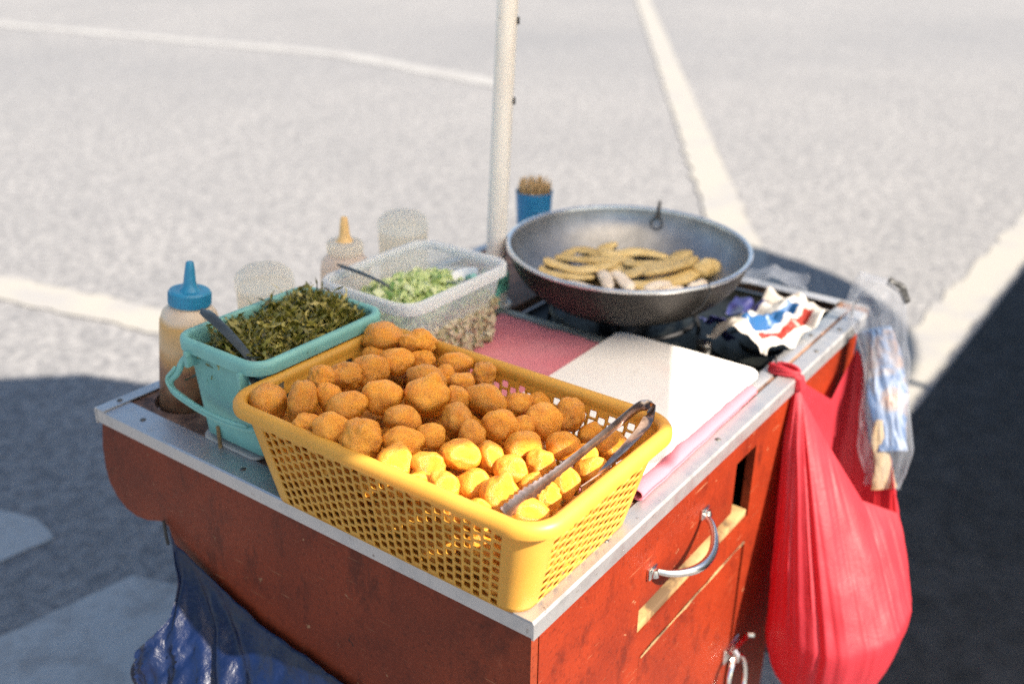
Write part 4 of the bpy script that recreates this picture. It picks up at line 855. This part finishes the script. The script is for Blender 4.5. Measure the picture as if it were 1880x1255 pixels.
# ------------------------------------------------------------------ stick cup
e = empty('stick_cup', (0.936, 0.655, 0.002)); tag(e, 'blue plastic cup full of bamboo skewers behind the wok', 'cup')
b = MB(); prof = [(0.0, 0.0), (0.030, 0.0), (0.032, 0.003)]
for k in range(8): prof += [(0.0322 + 0.0004 * k, 0.010 + 0.010 * k), (0.0334 + 0.0004 * k, 0.013 + 0.010 * k), (0.0324 + 0.0004 * k, 0.016 + 0.010 * k)]
prof += [(0.0365, 0.092), (0.0372, 0.094), (0.0362, 0.0955), (0.0345, 0.094), (0.030, 0.006), (0.0, 0.006)]
b.lathe(prof, n=40); b.build('body', M['blue_cup'], e)
sk = bpy.data.meshes.new('skewer'); b = MB(); b.tube([(0, 0, -0.052), (0, 0, 0.050), (0, 0, 0.056)], [0.0016, 0.0016, 0.0004], 7); b.bm.to_mesh(sk); b.bm.free(); sk.materials.append(M['skewer'])
rnd = random.Random(5); npk = 0
for ring_, cnt_ in ((0.0, 1), (0.006, 6), (0.012, 12), (0.0175, 17), (0.0235, 24), (0.0285, 28)):
    for k in range(cnt_):
        a = 2 * math.pi * k / cnt_ + rnd.uniform(-.1, .1); o = bpy.data.objects.new('skewer', sk); COL.objects.link(o)
        o.location = (0.936 + ring_ * math.cos(a), 0.655 + ring_ * math.sin(a), 0.062 + rnd.uniform(-0.006, 0.007)); o.rotation_euler = (rnd.gauss(0, 0.05), rnd.gauss(0, 0.05), 0)
        tag(o, 'thin bamboo skewer bunched upright in the blue cup', 'skewer', 'bamboo skewers in the blue cup')

# ------------------------------------------------------------------ gas stove
st = empty('gas_stove', (0.787, 0.262, -0.03)); tag(st, 'black enamelled gas stove sunk into the cart top under the wok', 'gas stove')
O = Vector((0.787, 0.262, -0.03))
b = MB(); b.prism([(p[0] - O.x, p[1] - O.y) for p in rrect(0.594, 0.980, 0.050, 0.474, 0.01)], 2, -0.012, 0.010); b.build('tray', M['stove'], st, smooth=False)
b = MB(); b.box((0.578 - O.x, 0.0485 - O.y, 0.0305), (0.597 - O.x, 0.492 - O.y, 0.0375), 0.002); b.build('front_edge', M['stove_edge'], st)
wc = (0.715 - O.x, 0.318 - O.y, 0.0)
b = MB(); b.lathe([(0.0, 0.030), (0.030, 0.030), (0.042, 0.024), (0.046, 0.012), (0.06, 0.0105)], wc, 36); b.build('burner', M['iron'], st)
b = MB(); b.tube([(wc[0] + 0.118 * math.cos(a), wc[1] + 0.118 * math.sin(a), 0.033) for a in (2 * math.pi * k / 40 for k in range(40))], 0.0042, 10, closed=True)
for k in range(4):
    a = R(25 + 90 * k); b.tube([(wc[0] + 0.05 * math.cos(a), wc[1] + 0.05 * math.sin(a), 0.037), (wc[0] + 0.118 * math.cos(a), wc[1] + 0.118 * math.sin(a), 0.037), (wc[0] + 0.124 * math.cos(a), wc[1] + 0.124 * math.sin(a), 0.011)], 0.004, 8)
b.build('pan_support', M['iron'], st)
b = MB(); b.lathe([(0.085, 0.0105), (0.086, 0.0135), (0.060, 0.0150), (0.058, 0.0125), (0.035, 0.013), (0.034, 0.0165), (0.0, 0.017)], (0.775 - O.x, 0.100 - O.y, 0.0), 48)
b.build('drip_pan', M['stove'], st)
b = MB(); b.lathe([(0.0, 0.038), (0.012, 0.038), (0.013, 0.034), (0.014, 0.0105)], (0.672 - O.x, 0.152 - O.y, 0.0), 20); b.build('knob', M['chrome'], st)

# ------------------------------------------------------------------ wok
WO = Vector((0.715, 0.318, 0.006)); wk = empty('wok', WO); wk.rotation_euler = Matrix.Rotation(R(1.6), 3, Vector((0.60, -0.80, 0))).to_euler()
tag(wk, 'wide steel wok with a bright rubbed rim sitting on the black stove', 'wok')
HW = 0.1135; RW = 0.192
def bowlr(z_): return RW * math.sqrt(max(0, 1 - (1 - z_ / HW) ** 2.35)) * (0.92 + 0.08 * z_ / HW)
zs = [HW * (k / 22) ** 1.7 for k in range(23)]
b = MB(); b.lathe([(bowlr(z_), z_) for z_ in zs] + [(RW - 0.0035, HW)] , n=96); b.lathe([(max(0, bowlr(z_) - 0.0028), z_ + 0.0028) for z_ in zs[:-1]] + [(RW - 0.0034, HW - 0.0001)], n=96)
o = b.build('bowl', M['wok'], wk, angle=80)
o.data.materials.append(M['wok_out'])
half = 96 * 23
for p in o.data.polygons:
    c = p.center; rr = math.hypot(c.x, c.y)
    if p.index < half - 96 + 96: pass
    ro = bowlr(min(HW, max(0, c.z)))
    p.material_index = 1 if rr > ro - 0.0014 and c.z < HW - 0.001 else 0
b = MB(); b.lathe([(RW - 0.0040, HW - 0.003), (RW - 0.0030, HW + 0.0012), (RW, HW + 0.0024), (RW + 0.0034, HW + 0.0014), (RW + 0.0040, HW - 0.0012), (RW + 0.0026, HW - 0.0038), (RW, HW - 0.0045), (RW - 0.0040, HW - 0.003)], n=96); b.build('rim', M['wok_rim'], wk)
b = MB(); a0 = R(14); cpt = Vector((math.cos(a0), math.sin(a0), 0)); tng = Vector((-math.sin(a0), math.cos(a0), 0))
b.tube([cpt * (RW + 0.004) + Vector((0, 0, HW + 0.014)), cpt * (RW - 0.002) + Vector((0, 0, HW + 0.002)), cpt * (RW - 0.012) + Vector((0, 0, HW - 0.012))], [0.0022, 0.0034, 0.003], 8)
b.tube([cpt * (RW - 0.014) + tng * (0.010 * math.cos(q)) + Vector((0, 0, HW - 0.022)) + (Vector((0, 0, 1)) * 0.9 - cpt * -0.3) * (0.010 * math.sin(q)) for q in (2 * math.pi * k / 18 for k in range(18))], 0.0011, 8, closed=True)
b.build('hook', M['black'], wk)
b = MB(); a0 = R(247); cpt = Vector((math.cos(a0), math.sin(a0), 0)); tng = Vector((-math.sin(a0), math.cos(a0), 0))
b.tube([cpt * (RW - 0.006) + Vector((0, 0, HW - 0.006)), cpt * (RW + 0.001) + Vector((0, 0, HW + 0.004)), cpt * (RW + 0.006) + Vector((0, 0, HW - 0.008)), cpt * (RW + 0.003) + tng * -0.010 + Vector((0, 0, HW - 0.030)), cpt * (RW - 0.004) + tng * -0.022 + Vector((0, 0, HW - 0.042))], 0.0016, 8)
b.build('wire', M['black'], wk)
o = MB(); o.lathe([(0.0, 0.0), (0.108, 0.0)], n=48); oil = o.build('oil_film', M['oil'], None); oil.location = (0.715, 0.318, 0.006 + 0.024)
tag(oil, 'shallow brown frying oil in the bottom of the wok', 'cooking oil', kind='stuff')
def fried(name, pts, r0, mat, label, group, flat=0.7, seed=0, cat='fried stick'):
    P = [Vector(p) for p in pts]; c0 = P[0].copy(); m = len(P); dense = []
    for i in range(m - 1):
        for q in range(8):
            t = q / 8; p0 = P[max(i - 1, 0)]; p1 = P[i]; p2 = P[i + 1]; p3 = P[min(i + 2, m - 1)]
            dense.append(0.5 * ((2 * p1) + (p2 - p0) * t + (2 * p0 - 5 * p1 + 4 * p2 - p3) * t * t + (3 * p1 - p0 - 3 * p2 + p3) * t ** 3))
    dense.append(P[-1]); n = len(dense); b = MB(); rings = []
    for i, c in enumerate(dense):
        t = (dense[min(i + 1, n - 1)] - dense[max(i - 1, 0)]).normalized(); sd = t.cross(Vector((0, 0, 1))).normalized(); up = sd.cross(t); s = i / (n - 1)
        env = (max(0.0, 1 - abs(2 * s - 1) ** 3.2)) ** 0.5 * 0.86 + 0.14
        if i in (0, n - 1): env *= 0.4
        ring = []
        for k in range(12):
            a = 2 * math.pi * k / 12; q = c - c0
            nz = 1 + 0.30 * noise.noise(Vector((s * 5 + seed, math.cos(a) * 0.8, math.sin(a) * 0.8 + seed))) + 0.05 * noise.noise(c * 120 + Vector((math.cos(a) * 2, math.sin(a) * 2, seed)))
            ring.append(q + (sd * math.cos(a) + up * math.sin(a) * flat) * r0 * env * nz)
        rings.append(ring)
    b.loft(rings, cap0=True, cap1=True); o = b.build(name, mat); o.location = c0; tag(o, label, cat, group); 
    sm = o.modifiers.new('Subdivision', 'SUBSURF'); sm.levels = 1; sm.render_levels = 1
    return o
GF = 'fried sticks heaped in the wok'
S_ = dict(A=[(0.703, 0.500, 0.058), (0.677, 0.45, 0.052), (0.685, 0.402, 0.052), (0.709, 0.372, 0.052)],
 B=[(0.714, 0.489, 0.060), (0.708, 0.444, 0.056), (0.716, 0.396, 0.056), (0.786, 0.371, 0.058)],
 C=[(0.739, 0.458, 0.056), (0.78, 0.464, 0.060), (0.797, 0.434, 0.058), (0.783, 0.389, 0.056)],
 D=[(0.844, 0.412, 0.066), (0.816, 0.419, 0.062), (0.791, 0.391, 0.062), (0.835, 0.367, 0.062), (0.846, 0.309, 0.062)],
 E=[(0.775, 0.359, 0.062), (0.784, 0.322, 0.062), (0.824, 0.297, 0.062), (0.867, 0.295, 0.064), (0.882, 0.276, 0.068)],
 F=[(0.725, 0.329, 0.058), (0.768, 0.313, 0.060), (0.814, 0.292, 0.062), (0.839, 0.261, 0.060)],
 G=[(0.713, 0.313, 0.052), (0.726, 0.274, 0.054), (0.77, 0.253, 0.056), (0.834, 0.246, 0.058)])
LB = dict(A='thin golden fried stick at the far left edge of the wok heap', B='curved fried stick lying left in the wok above a thinner one', C='arched fried stick at the back of the wok heap, bent like a bow',
 D='fried stick with a curled up tip at the top of the wok heap', E='broad fried stick pointing at the hook side of the wok', F='long fried stick crossing the middle of the wok heap', G='fried stick nearest the front rim, beside the pale fish pieces')
RR = dict(A=0.0115, B=0.014, C=0.0135, D=0.0155, E=0.016, F=0.017, G=0.0185)
for i, k in enumerate('ABCDEFG'): fried('fried_stick', S_[k], RR[k], M['stick'], LB[k], GF, 0.42, i * 3.1)
for i, (pts, r_, lb) in enumerate((([(0.735, 0.376, 0.054), (0.705, 0.35, 0.056), (0.672, 0.322, 0.054)], 0.0115, 'pale fish strip in the wok, left of the middle pair'), ([(0.742, 0.355, 0.054), (0.715, 0.324, 0.057), (0.688, 0.291, 0.054)], 0.0125, 'pale fish strip in the wok, right one of the middle pair'),
     ([(0.662, 0.405, 0.048), (0.660, 0.375, 0.051), (0.664, 0.345, 0.050)], 0.010, 'small pale fish piece by the left front rim of the wok'), ([(0.715, 0.262, 0.049), (0.735, 0.245, 0.052), (0.757, 0.234, 0.050)], 0.010, 'small pale fish piece by the front wire of the wok'), ([(0.756, 0.225, 0.050), (0.775, 0.218, 0.054), (0.797, 0.217, 0.052)], 0.012, 'small pale fish piece low on the right of the wok'))):
    fried('fish_piece', pts, r_, M['fish'], lb, 'pale fish pieces in the wok', 0.6, 20 + i * 2.3, 'fish piece')
fried('fried_stick', [(0.735, 0.485, 0.056), (0.750, 0.43, 0.058), (0.775, 0.38, 0.060), (0.80, 0.35, 0.060)], 0.0115, M['stick'], 'slim fried stick lying between the bow shaped one and the left curved one', GF, 0.55, 71.0)
fried('fried_stick', [(0.735, 0.300, 0.066), (0.775, 0.272, 0.070), (0.815, 0.262, 0.071), (0.850, 0.262, 0.072)], 0.0125, M['stick'], 'slim fried stick lying on top of the heap near its round lump', GF, 0.5, 77.0)
fried('fish_piece', [(0.700, 0.275, 0.054), (0.725, 0.262, 0.058), (0.752, 0.256, 0.056)], 0.012, M['fish'], 'pale fish strip against the front rim, under the nearest fried stick', 'pale fish pieces in the wok', 0.6, 81.0, 'fish piece')
fried('fried_lump', [(0.812, 0.245, 0.055), (0.832, 0.232, 0.062), (0.852, 0.218, 0.064)], 0.020, M['stick'], 'round golden fried lump at the right end of the wok heap', None, 0.85, 41.0, 'fried lump')
fried('fried_stick', [(0.70, 0.43, 0.044), (0.74, 0.40, 0.046), (0.78, 0.36, 0.048), (0.81, 0.31, 0.048)], 0.016, M['stick'], 'darker fried stick buried under the middle of the wok heap', GF, 0.7, 53.0)
fried('fried_stick', [(0.70, 0.30, 0.044), (0.74, 0.29, 0.046), (0.79, 0.28, 0.046)], 0.016, M['stick'], 'darker fried stick buried under the right of the wok heap', GF, 0.7, 63.0)

# ------------------------------------------------------------------ pink cloth and cutting board
def ctop(x_, y_):
    return 0.0042 + 0.0022 * noise.noise(Vector((x_ * 14, y_ * 14, 3))) + 0.0012 * noise.noise(Vector((x_ * 40, y_ * 40, 9)))
b = MB(); NX, NY = 70, 80; gv = []
for i in range(NX + 1):
    row = []
    for j in range(NY + 1):
        fx, fy = i / NX, j / NY
        x_ = 0.205 + 0.372 * fx; y_ = 0.040 + 0.425 * fy
        if i == NX: x_ += 0.006 * noise.noise(Vector((y_ * 22, 0, 0)))
        z_ = ctop(x_, y_) + 0.004 * max(0, fx - 0.9) * 10 * noise.noise(Vector((y_ * 25, 1, 0)))
        row.append(b.bm.verts.new((x_ - 0.39, y_ - 0.25, max(0.0012, z_))))
    gv.append(row)
for i in range(NX):
    for j in range(NY): b.bm.faces.new((gv[i][j], gv[i + 1][j], gv[i + 1][j + 1], gv[i][j + 1]))
cl = b.build('cloth', M['cloth']); cl.location = (0.39, 0.25, 0.0008); sm = cl.modifiers.new('Solidify', 'SOLIDIFY'); sm.thickness = 0.0012; sm.offset = 1
tag(cl, 'pink cloth spread flat under the cutting board and the basket', 'cloth')
# rolled edge towards the customer side
b = MB(); rings = []
for k in range(60):
    f = k / 59; x_ = 0.236 + 0.332 * f
    yc = 0.024 + 0.004 * f + 0.0015 * noise.noise(Vector((f * 9, 0, 0))); rr_ = 0.0105 - 0.0025 * f + 0.0012 * noise.noise(Vector((f * 12, 5, 0)))
    ring = []
    for q in range(26):
        a = R(-150) + R(560) * q / 25; r2 = rr_ * (1.0 - 0.35 * q / 25)
        ring.append(Vector((x_ - 0.4 + 0.003 * noise.noise(Vector((q * 0.3, 0, 7))) * (1 if k == 0 else 0), yc + r2 * math.cos(a) * 1.25, 0.002 + rr_ * 0.72 + r2 * math.sin(a) * 0.72)))
    rings.append(ring)
b.loft(rings, closed=False); ro = b.build('rolled_cloth', M['cloth_roll']); ro.location = (0.4, 0, 0.002); sm = ro.modifiers.new('Solidify', 'SOLIDIFY'); sm.thickness = 0.0012
tag(ro, 'rolled pink cloth edge between the cutting board and the metal edging', 'rolled cloth')
b = MB(); b.prism(rrect(-0.190, 0.190, -0.1165, 0.1165, 0.018, 8), 2, 0, 0.009)
bmesh.ops.bevel(b.bm, geom=[e_ for e_ in b.bm.edges if abs(e_.verts[0].co.z - e_.verts[1].co.z) < 1e-5 and len(e_.link_faces) == 2 and e_.calc_face_angle(0) > 1], offset=0.002, segments=3, affect='EDGES')
bo = b.build('cutting_board', M['board']); bo.location = (0.427, 0.1505, 0.0078); bo.rotation_euler = (0, 0, R(0.6)); tag(bo, 'white plastic cutting board with rounded corners beside the basket', 'cutting board')

# ------------------------------------------------------------------ crumpled wrapper
def crumple(name, L, W, amp, seed, mat, nx=46, ny=26, fold=1.0):
    b = MB(); uvl = b.bm.loops.layers.uv.new('UVMap'); gv = []
    for i in range(nx + 1):
        row = []
        for j in range(ny + 1):
            u_, w_ = i / nx, j / ny; x_ = (u_ - 0.5) * L; y_ = (w_ - 0.5) * W
            p = Vector((x_ * 22 + seed, y_ * 22, seed * 0.7))
            q = noise.voronoi(p * 0.9)[0]; crease = (q[1] - q[0])
            z_ = amp * (0.9 * noise.noise(p * 0.55) + 0.7 * abs(noise.noise(p * 1.0)) + 0.55 * crease + 0.18 * noise.noise(p * 2.4)) + fold * 0.030 * math.exp(-((w_ - 0.55) / 0.28) ** 2)
            x_ += 0.012 * noise.noise(p * 0.8 + Vector((9, 0, 0))) + (0.006 * noise.noise(Vector((w_ * 9, seed, 1))) if i in (0, nx) else 0)
            y_ = y_ * (0.90 + 0.12 * noise.noise(Vector((u_ * 4, seed, 3)))) + 0.012 * noise.noise(p * 0.8 + Vector((0, 9, 0)))
            row.append(b.bm.verts.new((x_, y_, z_)))
        gv.append(row)
    for i in range(nx):
        for j in range(ny):
            f = b.bm.faces.new((gv[i][j], gv[i + 1][j], gv[i + 1][j + 1], gv[i][j + 1]))
            for lp, (a, c) in zip(f.loops, ((i, j), (i + 1, j), (i + 1, j + 1), (i, j + 1))): lp[uvl].uv = (a / nx, c / ny)
    o = b.build(name, mat, angle=28); sm = o.modifiers.new('Solidify', 'SOLIDIFY'); sm.thickness = 0.0004
    return o
wr = crumple('snack_wrapper', 0.185, 0.120, 0.030, 3.3, M['wrapper'], 80, 50, 0.6); wr.location = (0.772, 0.093, 0.012); wr.rotation_euler = (R(4), R(-4), R(-6))
tag(wr, 'crumpled foil snack wrapper in white, blue and red on the stove corner', 'wrapper')
nv = crumple('film_scrap', 0.07, 0.05, 0.022, 7.7, M['navy_film'], 20, 16, 0.5); nv.location = (0.722, 0.155, 0.010); nv.rotation_euler = (R(25), R(10), R(30)); tag(nv, 'dark navy scrap of film left of the crumpled wrapper', 'film scrap')
nv = crumple('film_scrap', 0.07, 0.05, 0.022, 9.1, M['navy_film'], 20, 16, 0.5); nv.location = (0.80, 0.150, 0.014); nv.rotation_euler = (R(30), R(0), R(10)); tag(nv, 'dark navy scrap of film behind the crumpled wrapper', 'film scrap')
cf = crumple('plastic_film', 0.10, 0.12, 0.014, 12.4, M['clear_film'], 36, 36, 0.4); cf.location = (0.975, 0.165, 0.012); cf.rotation_euler = (0, R(4), R(20)); tag(cf, 'crumpled clear plastic film on the far cart edge behind the wok', 'plastic film')

# ------------------------------------------------------------------ hanging bags
def bag(name, T, E, bottom, mat, label, NT=200, NV=60, pleat=0.006, seed=0.0, eq=0.58, wrinkle=0.004, sharp=1.0):
    """closed bag: T(a) mouth point, E(a) equator point for angle a, rounded bottom"""
    b = MB(); rings = []; c0 = Vector(T(0.0)); bt = Vector(bottom)
    for k in range(NV + 1):
        v = k / NV; ring = []
        for i in range(NT):
            a = 2 * math.pi * i / NT; t = Vector(T(a)); q = Vector(E(a)); ctr = Vector((bt.x, bt.y, q.z))
            if v <= eq:
                s = v / eq; w = s ** 0.85; ease = w * w * (3 - 2 * w) * 0.35 + w * 0.65
                p = t.lerp(q, ease)
            else:
                s = (v - eq) / (1 - eq); an = s * math.pi / 2
                p = Vector((ctr.x + (q.x - ctr.x) * math.cos(an) ** 0.6, ctr.y + (q.y - ctr.y) * math.cos(an) ** 0.6, q.z + (bt.z - q.z) * math.sin(an) ** 0.9))
            out = (q - ctr); out.z = 0; out.normalize()
            f = min(1, v / 0.12) * max(0, 1 - max(0, v - 0.45) / 0.5)
            pl_ = 1 - abs(noise.noise(Vector((a * 4.2 + 0.6 * v, v * 0.5, seed)))) * 2.2
            pl2 = 1 - abs(noise.noise(Vector((a * 10 + 0.5 * v, v * 0.7, seed + 5)))) * 2.2
            d = pleat * f * (0.65 * pl_ + 0.4 * pl2) + wrinkle * fbm(Vector((p.x * 18, p.y * 18, p.z * 10 + seed)), 3) * min(1, v * 4)
            ring.append(p + out * d - c0)
        rings.append(ring)
    b.loft(rings, cap1=True)
    o = b.build(name, mat, angle=70); o.location = c0; tag(o, label, 'plastic bag')
    return o
def interp(keys):
    """periodic piecewise interpolation over angle in degrees"""
    keys = sorted(keys); keys = keys + [(keys[0][0] + 360, keys[0][1])]
    def f(a):
        d = math.degrees(a)
        while d < keys[0][0]: d += 360
        for (a0, p0), (a1, p1) in zip(keys[:-1], keys[1:]):
            if a0 <= d <= a1:
                t = (d - a0) / (a1 - a0); t = t * t * (3 - 2 * t); return Vector(p0).lerp(Vector(p1), t)
        return Vector(keys[0][1])
    return f
APEX = Vector((0.655, -0.004, -0.004)); BPX = Vector((0.885, -0.020, -0.035))
def near(p, d): return tuple(Vector(p) + Vector(d))
T_ = interp([(60, near(APEX, (0.006, 0.004, 0.002))), (85, near(APEX, (0, 0.003, 0.0))), (150, near(APEX, (-0.006, -0.003, -0.006))), (205, near(APEX, (-0.002, -0.010, -0.016))), (232, (0.668, -0.055, -0.090)), (262, (0.690, -0.115, -0.180)), (298, (0.745, -0.155, -0.215)), (335, (0.805, -0.120, -0.165)), (375, near(BPX, (0.0, -0.004, -0.004))), (392, near(BPX, (0.004, 0.004, 0.0))), (408, (0.79, -0.018, -0.085))])
EC = Vector((0.655, -0.115, -0.335))
def E_(a):
    c_, s_ = math.cos(a), math.sin(a); rx, ry = 0.118, 0.096
    if c_ > 0: rx = 0.114
    return Vector((EC.x + rx * c_, EC.y + ry * s_, EC.z + 0.02 * c_))
bag('red_bag', T_, E_, (0.665, -0.110, -0.505), M['red_bag'], 'red plastic carrier bag hanging from the cart edge by its handles', pleat=0.0065, seed=2.0, wrinkle=0.0035)
b = MB()
for k in range(3):
    b.tube([Vector((0.655 + 0.012 * math.cos(q) * (1 - 0.15 * k), 0.016 + 0.022 * math.sin(q), 0.006 + 0.0035 * k + 0.002 * math.sin(2 * q + k))) - Vector((0.655, 0.01, 0.0)) for q in (2 * math.pi * j / 20 for j in range(20))], 0.0032 - 0.0004 * k, 8, closed=True)
b.tube([Vector(p) - Vector((0.655, 0.01, 0)) for p in ((0.652, 0.024, 0.010), (0.650, 0.008, 0.008), (0.653, -0.008, 0.002), (0.655, -0.010, -0.012))], [0.006, 0.0065, 0.008, 0.010], 10)
kn = b.build('knot', M['red_bag']); kn.parent = bpy.data.objects['red_bag']; kn.location = Vector((0.655, 0.01, 0.0)) - bpy.data.objects['red_bag'].location
# transparent printed bag at the far corner
def tubebag(name, axis, rads, mat, label, seed, NT=72, NV=64, wr_=0.012, flat=0.6, parent=None, ragged=0.0):
    P = [Vector(p) for p in axis]; b = MB(); rings = []; c0 = P[0]; m = len(P)
    for k in range(NV + 1):
        s = k / NV * (m - 1); i = min(int(s), m - 2); t = s - i; p0 = P[max(i - 1, 0)]; p1 = P[i]; p2 = P[i + 1]; p3 = P[min(i + 2, m - 1)]
        c = 0.5 * ((2 * p1) + (p2 - p0) * t + (2 * p0 - 5 * p1 + 4 * p2 - p3) * t * t + (3 * p1 - p0 - 3 * p2 + p3) * t ** 3)
        tg_ = ((p2 - p0) * (1 - t) + (p3 - p1) * t).normalized(); sd = tg_.cross(Vector((-0.65, -0.5, 0.5))).normalized(); up = sd.cross(tg_).normalized()
        r_ = rads[i] * (1 - t) + rads[i + 1] * t; ring = []
        for q in range(NT):
            a = 2 * math.pi * q / NT; d = sd * math.cos(a) + up * math.sin(a) * flat
            n1 = noise.noise(Vector((math.cos(a) * 1.6, math.sin(a) * 1.6, k / NV * 3.0 + seed))); n2 = abs(noise.noise(Vector((math.cos(a) * 4, math.sin(a) * 4, k / NV * 5 + seed * 2))))
            dz = ragged * noise.noise(Vector((a * 2.2, seed, 0))) if k == NV else 0
            ring.append(c + d * (r_ + wr_ * n1 + wr_ * 0.9 * n2) + tg_ * dz - c0)
        rings.append(ring)
    b.loft(rings, cap0=True, cap1=True); o = b.build(name, mat, parent, angle=50); o.location = c0 - (parent.location if parent else Vector((0, 0, 0)))
    return o
pb = tubebag('clear_bag', [(0.870, 0.000, 0.062), (0.884, -0.030, 0.052), (0.880, -0.058, -0.02), (0.848, -0.085, -0.085), (0.810, -0.112, -0.150), (0.790, -0.120, -0.205)], [0.036, 0.044, 0.030, 0.036, 0.036, 0.022], M['clear_film'], '', 1.7)
tag(pb, 'clear plastic bag with blue print draped over the far right cart corner', 'plastic bag')
tubebag('printed_film', [(0.882, -0.045, 0.012), (0.874, -0.066, -0.045), (0.844, -0.088, -0.098), (0.812, -0.114, -0.155)], [0.020, 0.026, 0.029, 0.026], M['print_film'], '', 5.2, parent=pb, wr_=0.009)
tubebag('snack_crust', [(0.808, -0.090, -0.105), (0.800, -0.098, -0.140), (0.794, -0.110, -0.172), (0.784, -0.122, -0.204)], [0.004, 0.010, 0.013, 0.019], M['crust'], '', 8.2, 48, 60, 0.0035, 0.45, pb)
tubebag('dark_cap', [(0.900, -0.044, 0.084), (0.912, -0.062, 0.074), (0.915, -0.074, 0.052)], [0.005, 0.007, 0.004], M['black'], '', 14.4, 30, 24, 0.004, 0.6, pb)
# blue bin bag along the front
EDGE = [(0.592, -0.128), (0.574, -0.150), (0.50, -0.176), (0.41, -0.204), (0.32, -0.212), (0.25, -0.222), (0.16, -0.236), (0.07, -0.252)]
b = MB(); NU, NVV = 150, 110; gv = []
for i in range(NU + 1):
    u_ = i / NU; s = u_ * (len(EDGE) - 1); k = min(int(s), len(EDGE) - 2); t = s - k
    y0 = EDGE[k][0] * (1 - t) + EDGE[k + 1][0] * t; z0 = EDGE[k][1] * (1 - t) + EDGE[k + 1][1] * t; row = []
    for j in range(NVV + 1):
        v = j / NVV
        z_ = z0 - 0.50 * v
        left = max(0, 1 - u_ / 0.45)
        bul = 0.014 + 0.085 * (1 - (1 - min(1, v / 0.5)) ** 2.0) * (0.22 + 0.78 * math.sin(math.pi * min(1, (u_ + 0.10) / 0.9)) ** 1.0)
        if u_ < 0.12: bul *= 0.10 + 0.90 * u_ / 0.12
        # the left side swings outward below the first tie
        y_ = y0 + (-0.004 * (1 - (1 - min(1, max(0, v - 0.16) / 0.30)) ** 2)) * left ** 1.1 - 0.060 * left * math.exp(-((v - 0.15) / 0.09) ** 2)
        p = Vector((y_ * 9, z_ * 7, 1.3)); q = noise.voronoi(Vector((y_ * 13 + z_ * 6, z_ * 9 - y_ * 2, 0.4)))[0]; cr = min(0.8, q[1] - q[0])
        diag = abs(noise.noise(Vector((y_ * 16 + z_ * 15, z_ * 3, 8.0))))
        ang = math.atan2(-0.10 - z_, 0.60 - y_) ; rad_ = math.hypot(y_ - 0.60, z_ + 0.10)
        fan = 1 - 2.2 * abs(noise.noise(Vector((ang * 6.5, rad_ * 1.5, 3.0)))); fan2 = 1 - 2.2 * abs(noise.noise(Vector((ang * 15, rad_ * 3, 6.0))))
        d = 0.022 * noise.noise(p * 0.8) + (0.016 * fan + 0.007 * fan2) * min(1, rad_ * 5) + 0.009 * (cr - 0.3) + 0.007 * (0.4 - abs(noise.noise(p * 5))) + 0.004 * (0.4 - abs(noise.noise(p * 11)))
        f = min(1, v * 6) * min(1, u_ * 8)
        row.append(b.bm.verts.new((-0.006 - bul * min(1, 0.15 + v * 4) - d * f, y_ - 0.41 + 0.007 * noise.noise(p * 2.5 + Vector((0, 0, 5))) * min(1, v * 5), z_ + 0.2 + 0.004 * noise.noise(Vector((u_ * 30, 0, 0))))))
    gv.append(row)
for i in range(NU):
    for j in range(NVV): b.bm.faces.new((gv[i][j], gv[i + 1][j], gv[i + 1][j + 1], gv[i][j + 1]))
bb = b.build('bin_bag', M['blue_bag'], angle=40); bb.location = (0, 0.4, -0.2); sm = bb.modifiers.new('Solidify', 'SOLIDIFY'); sm.thickness = 0.0006
tag(bb, 'crumpled dark blue bin bag tied along the front panel of the cart', 'bin bag')
b = MB(); b.tube([(-0.004, 0.5865, -0.128), (-0.006, 0.583, -0.146), (-0.008, 0.578, -0.160)], [0.0022, 0.0022, 0.0022], 8); tb = b.build('tie', M['black']); tb.parent = bb; tb.location = -bb.location

# ------------------------------------------------------------------ lift everything onto the road
bpy.context.view_layer.update()
for o in list(SC.objects):
    if o.parent is None: o.location.z += LIFT

# ------------------------------------------------------------------ camera, sun, sky
cam = bpy.data.objects.new('camera', bpy.data.cameras.new('camera')); COL.objects.link(cam)
cam.matrix_world = Matrix.Translation((-0.6371, -0.4290, 0.6397 + LIFT)) @ CAMR.to_4x4()
cam.data.sensor_width = 36; cam.data.lens = 1850 / 1880 * 36; cam.data.clip_start = 0.05; cam.data.clip_end = 1000
cam.data.dof.use_dof = True; cam.data.dof.focus_distance = 1.06; cam.data.dof.aperture_fstop = 3.0
SC.camera = cam
SDIR = Vector((0.03, -1.22, 1.0)).normalized()
sl = bpy.data.lights.new('sun', 'SUN'); sl.energy = 4.8; sl.angle = R(0.53); sl.color = (1.0, 0.90, 0.76)
so = bpy.data.objects.new('sun', sl); COL.objects.link(so); so.rotation_euler = (-SDIR).to_track_quat('-Z', 'Y').to_euler(); so.location = (0, -3, 6)
w = bpy.data.worlds.new('World'); SC.world = w; w.use_nodes = True
sky = w.node_tree.nodes.new('ShaderNodeTexSky'); sky.sky_type = 'NISHITA'; sky.sun_disc = False
sky.sun_elevation = math.asin(SDIR.z); sky.sun_rotation = math.atan2(SDIR.x, SDIR.y); sky.air_density = 1.2; sky.dust_density = 0.6
bg = w.node_tree.nodes['Background']; bg.inputs['Strength'].default_value = 0.06
w.node_tree.links.new(sky.outputs[0], bg.inputs['Color'])
SC.view_settings.view_transform = 'Standard'; SC.view_settings.look = 'None'; SC.view_settings.gamma = 1.0
SC.view_settings.exposure = 1.85
SC.cycles.use_denoising = False
SC.cycles.max_bounces = 12; SC.cycles.transparent_max_bounces = 16
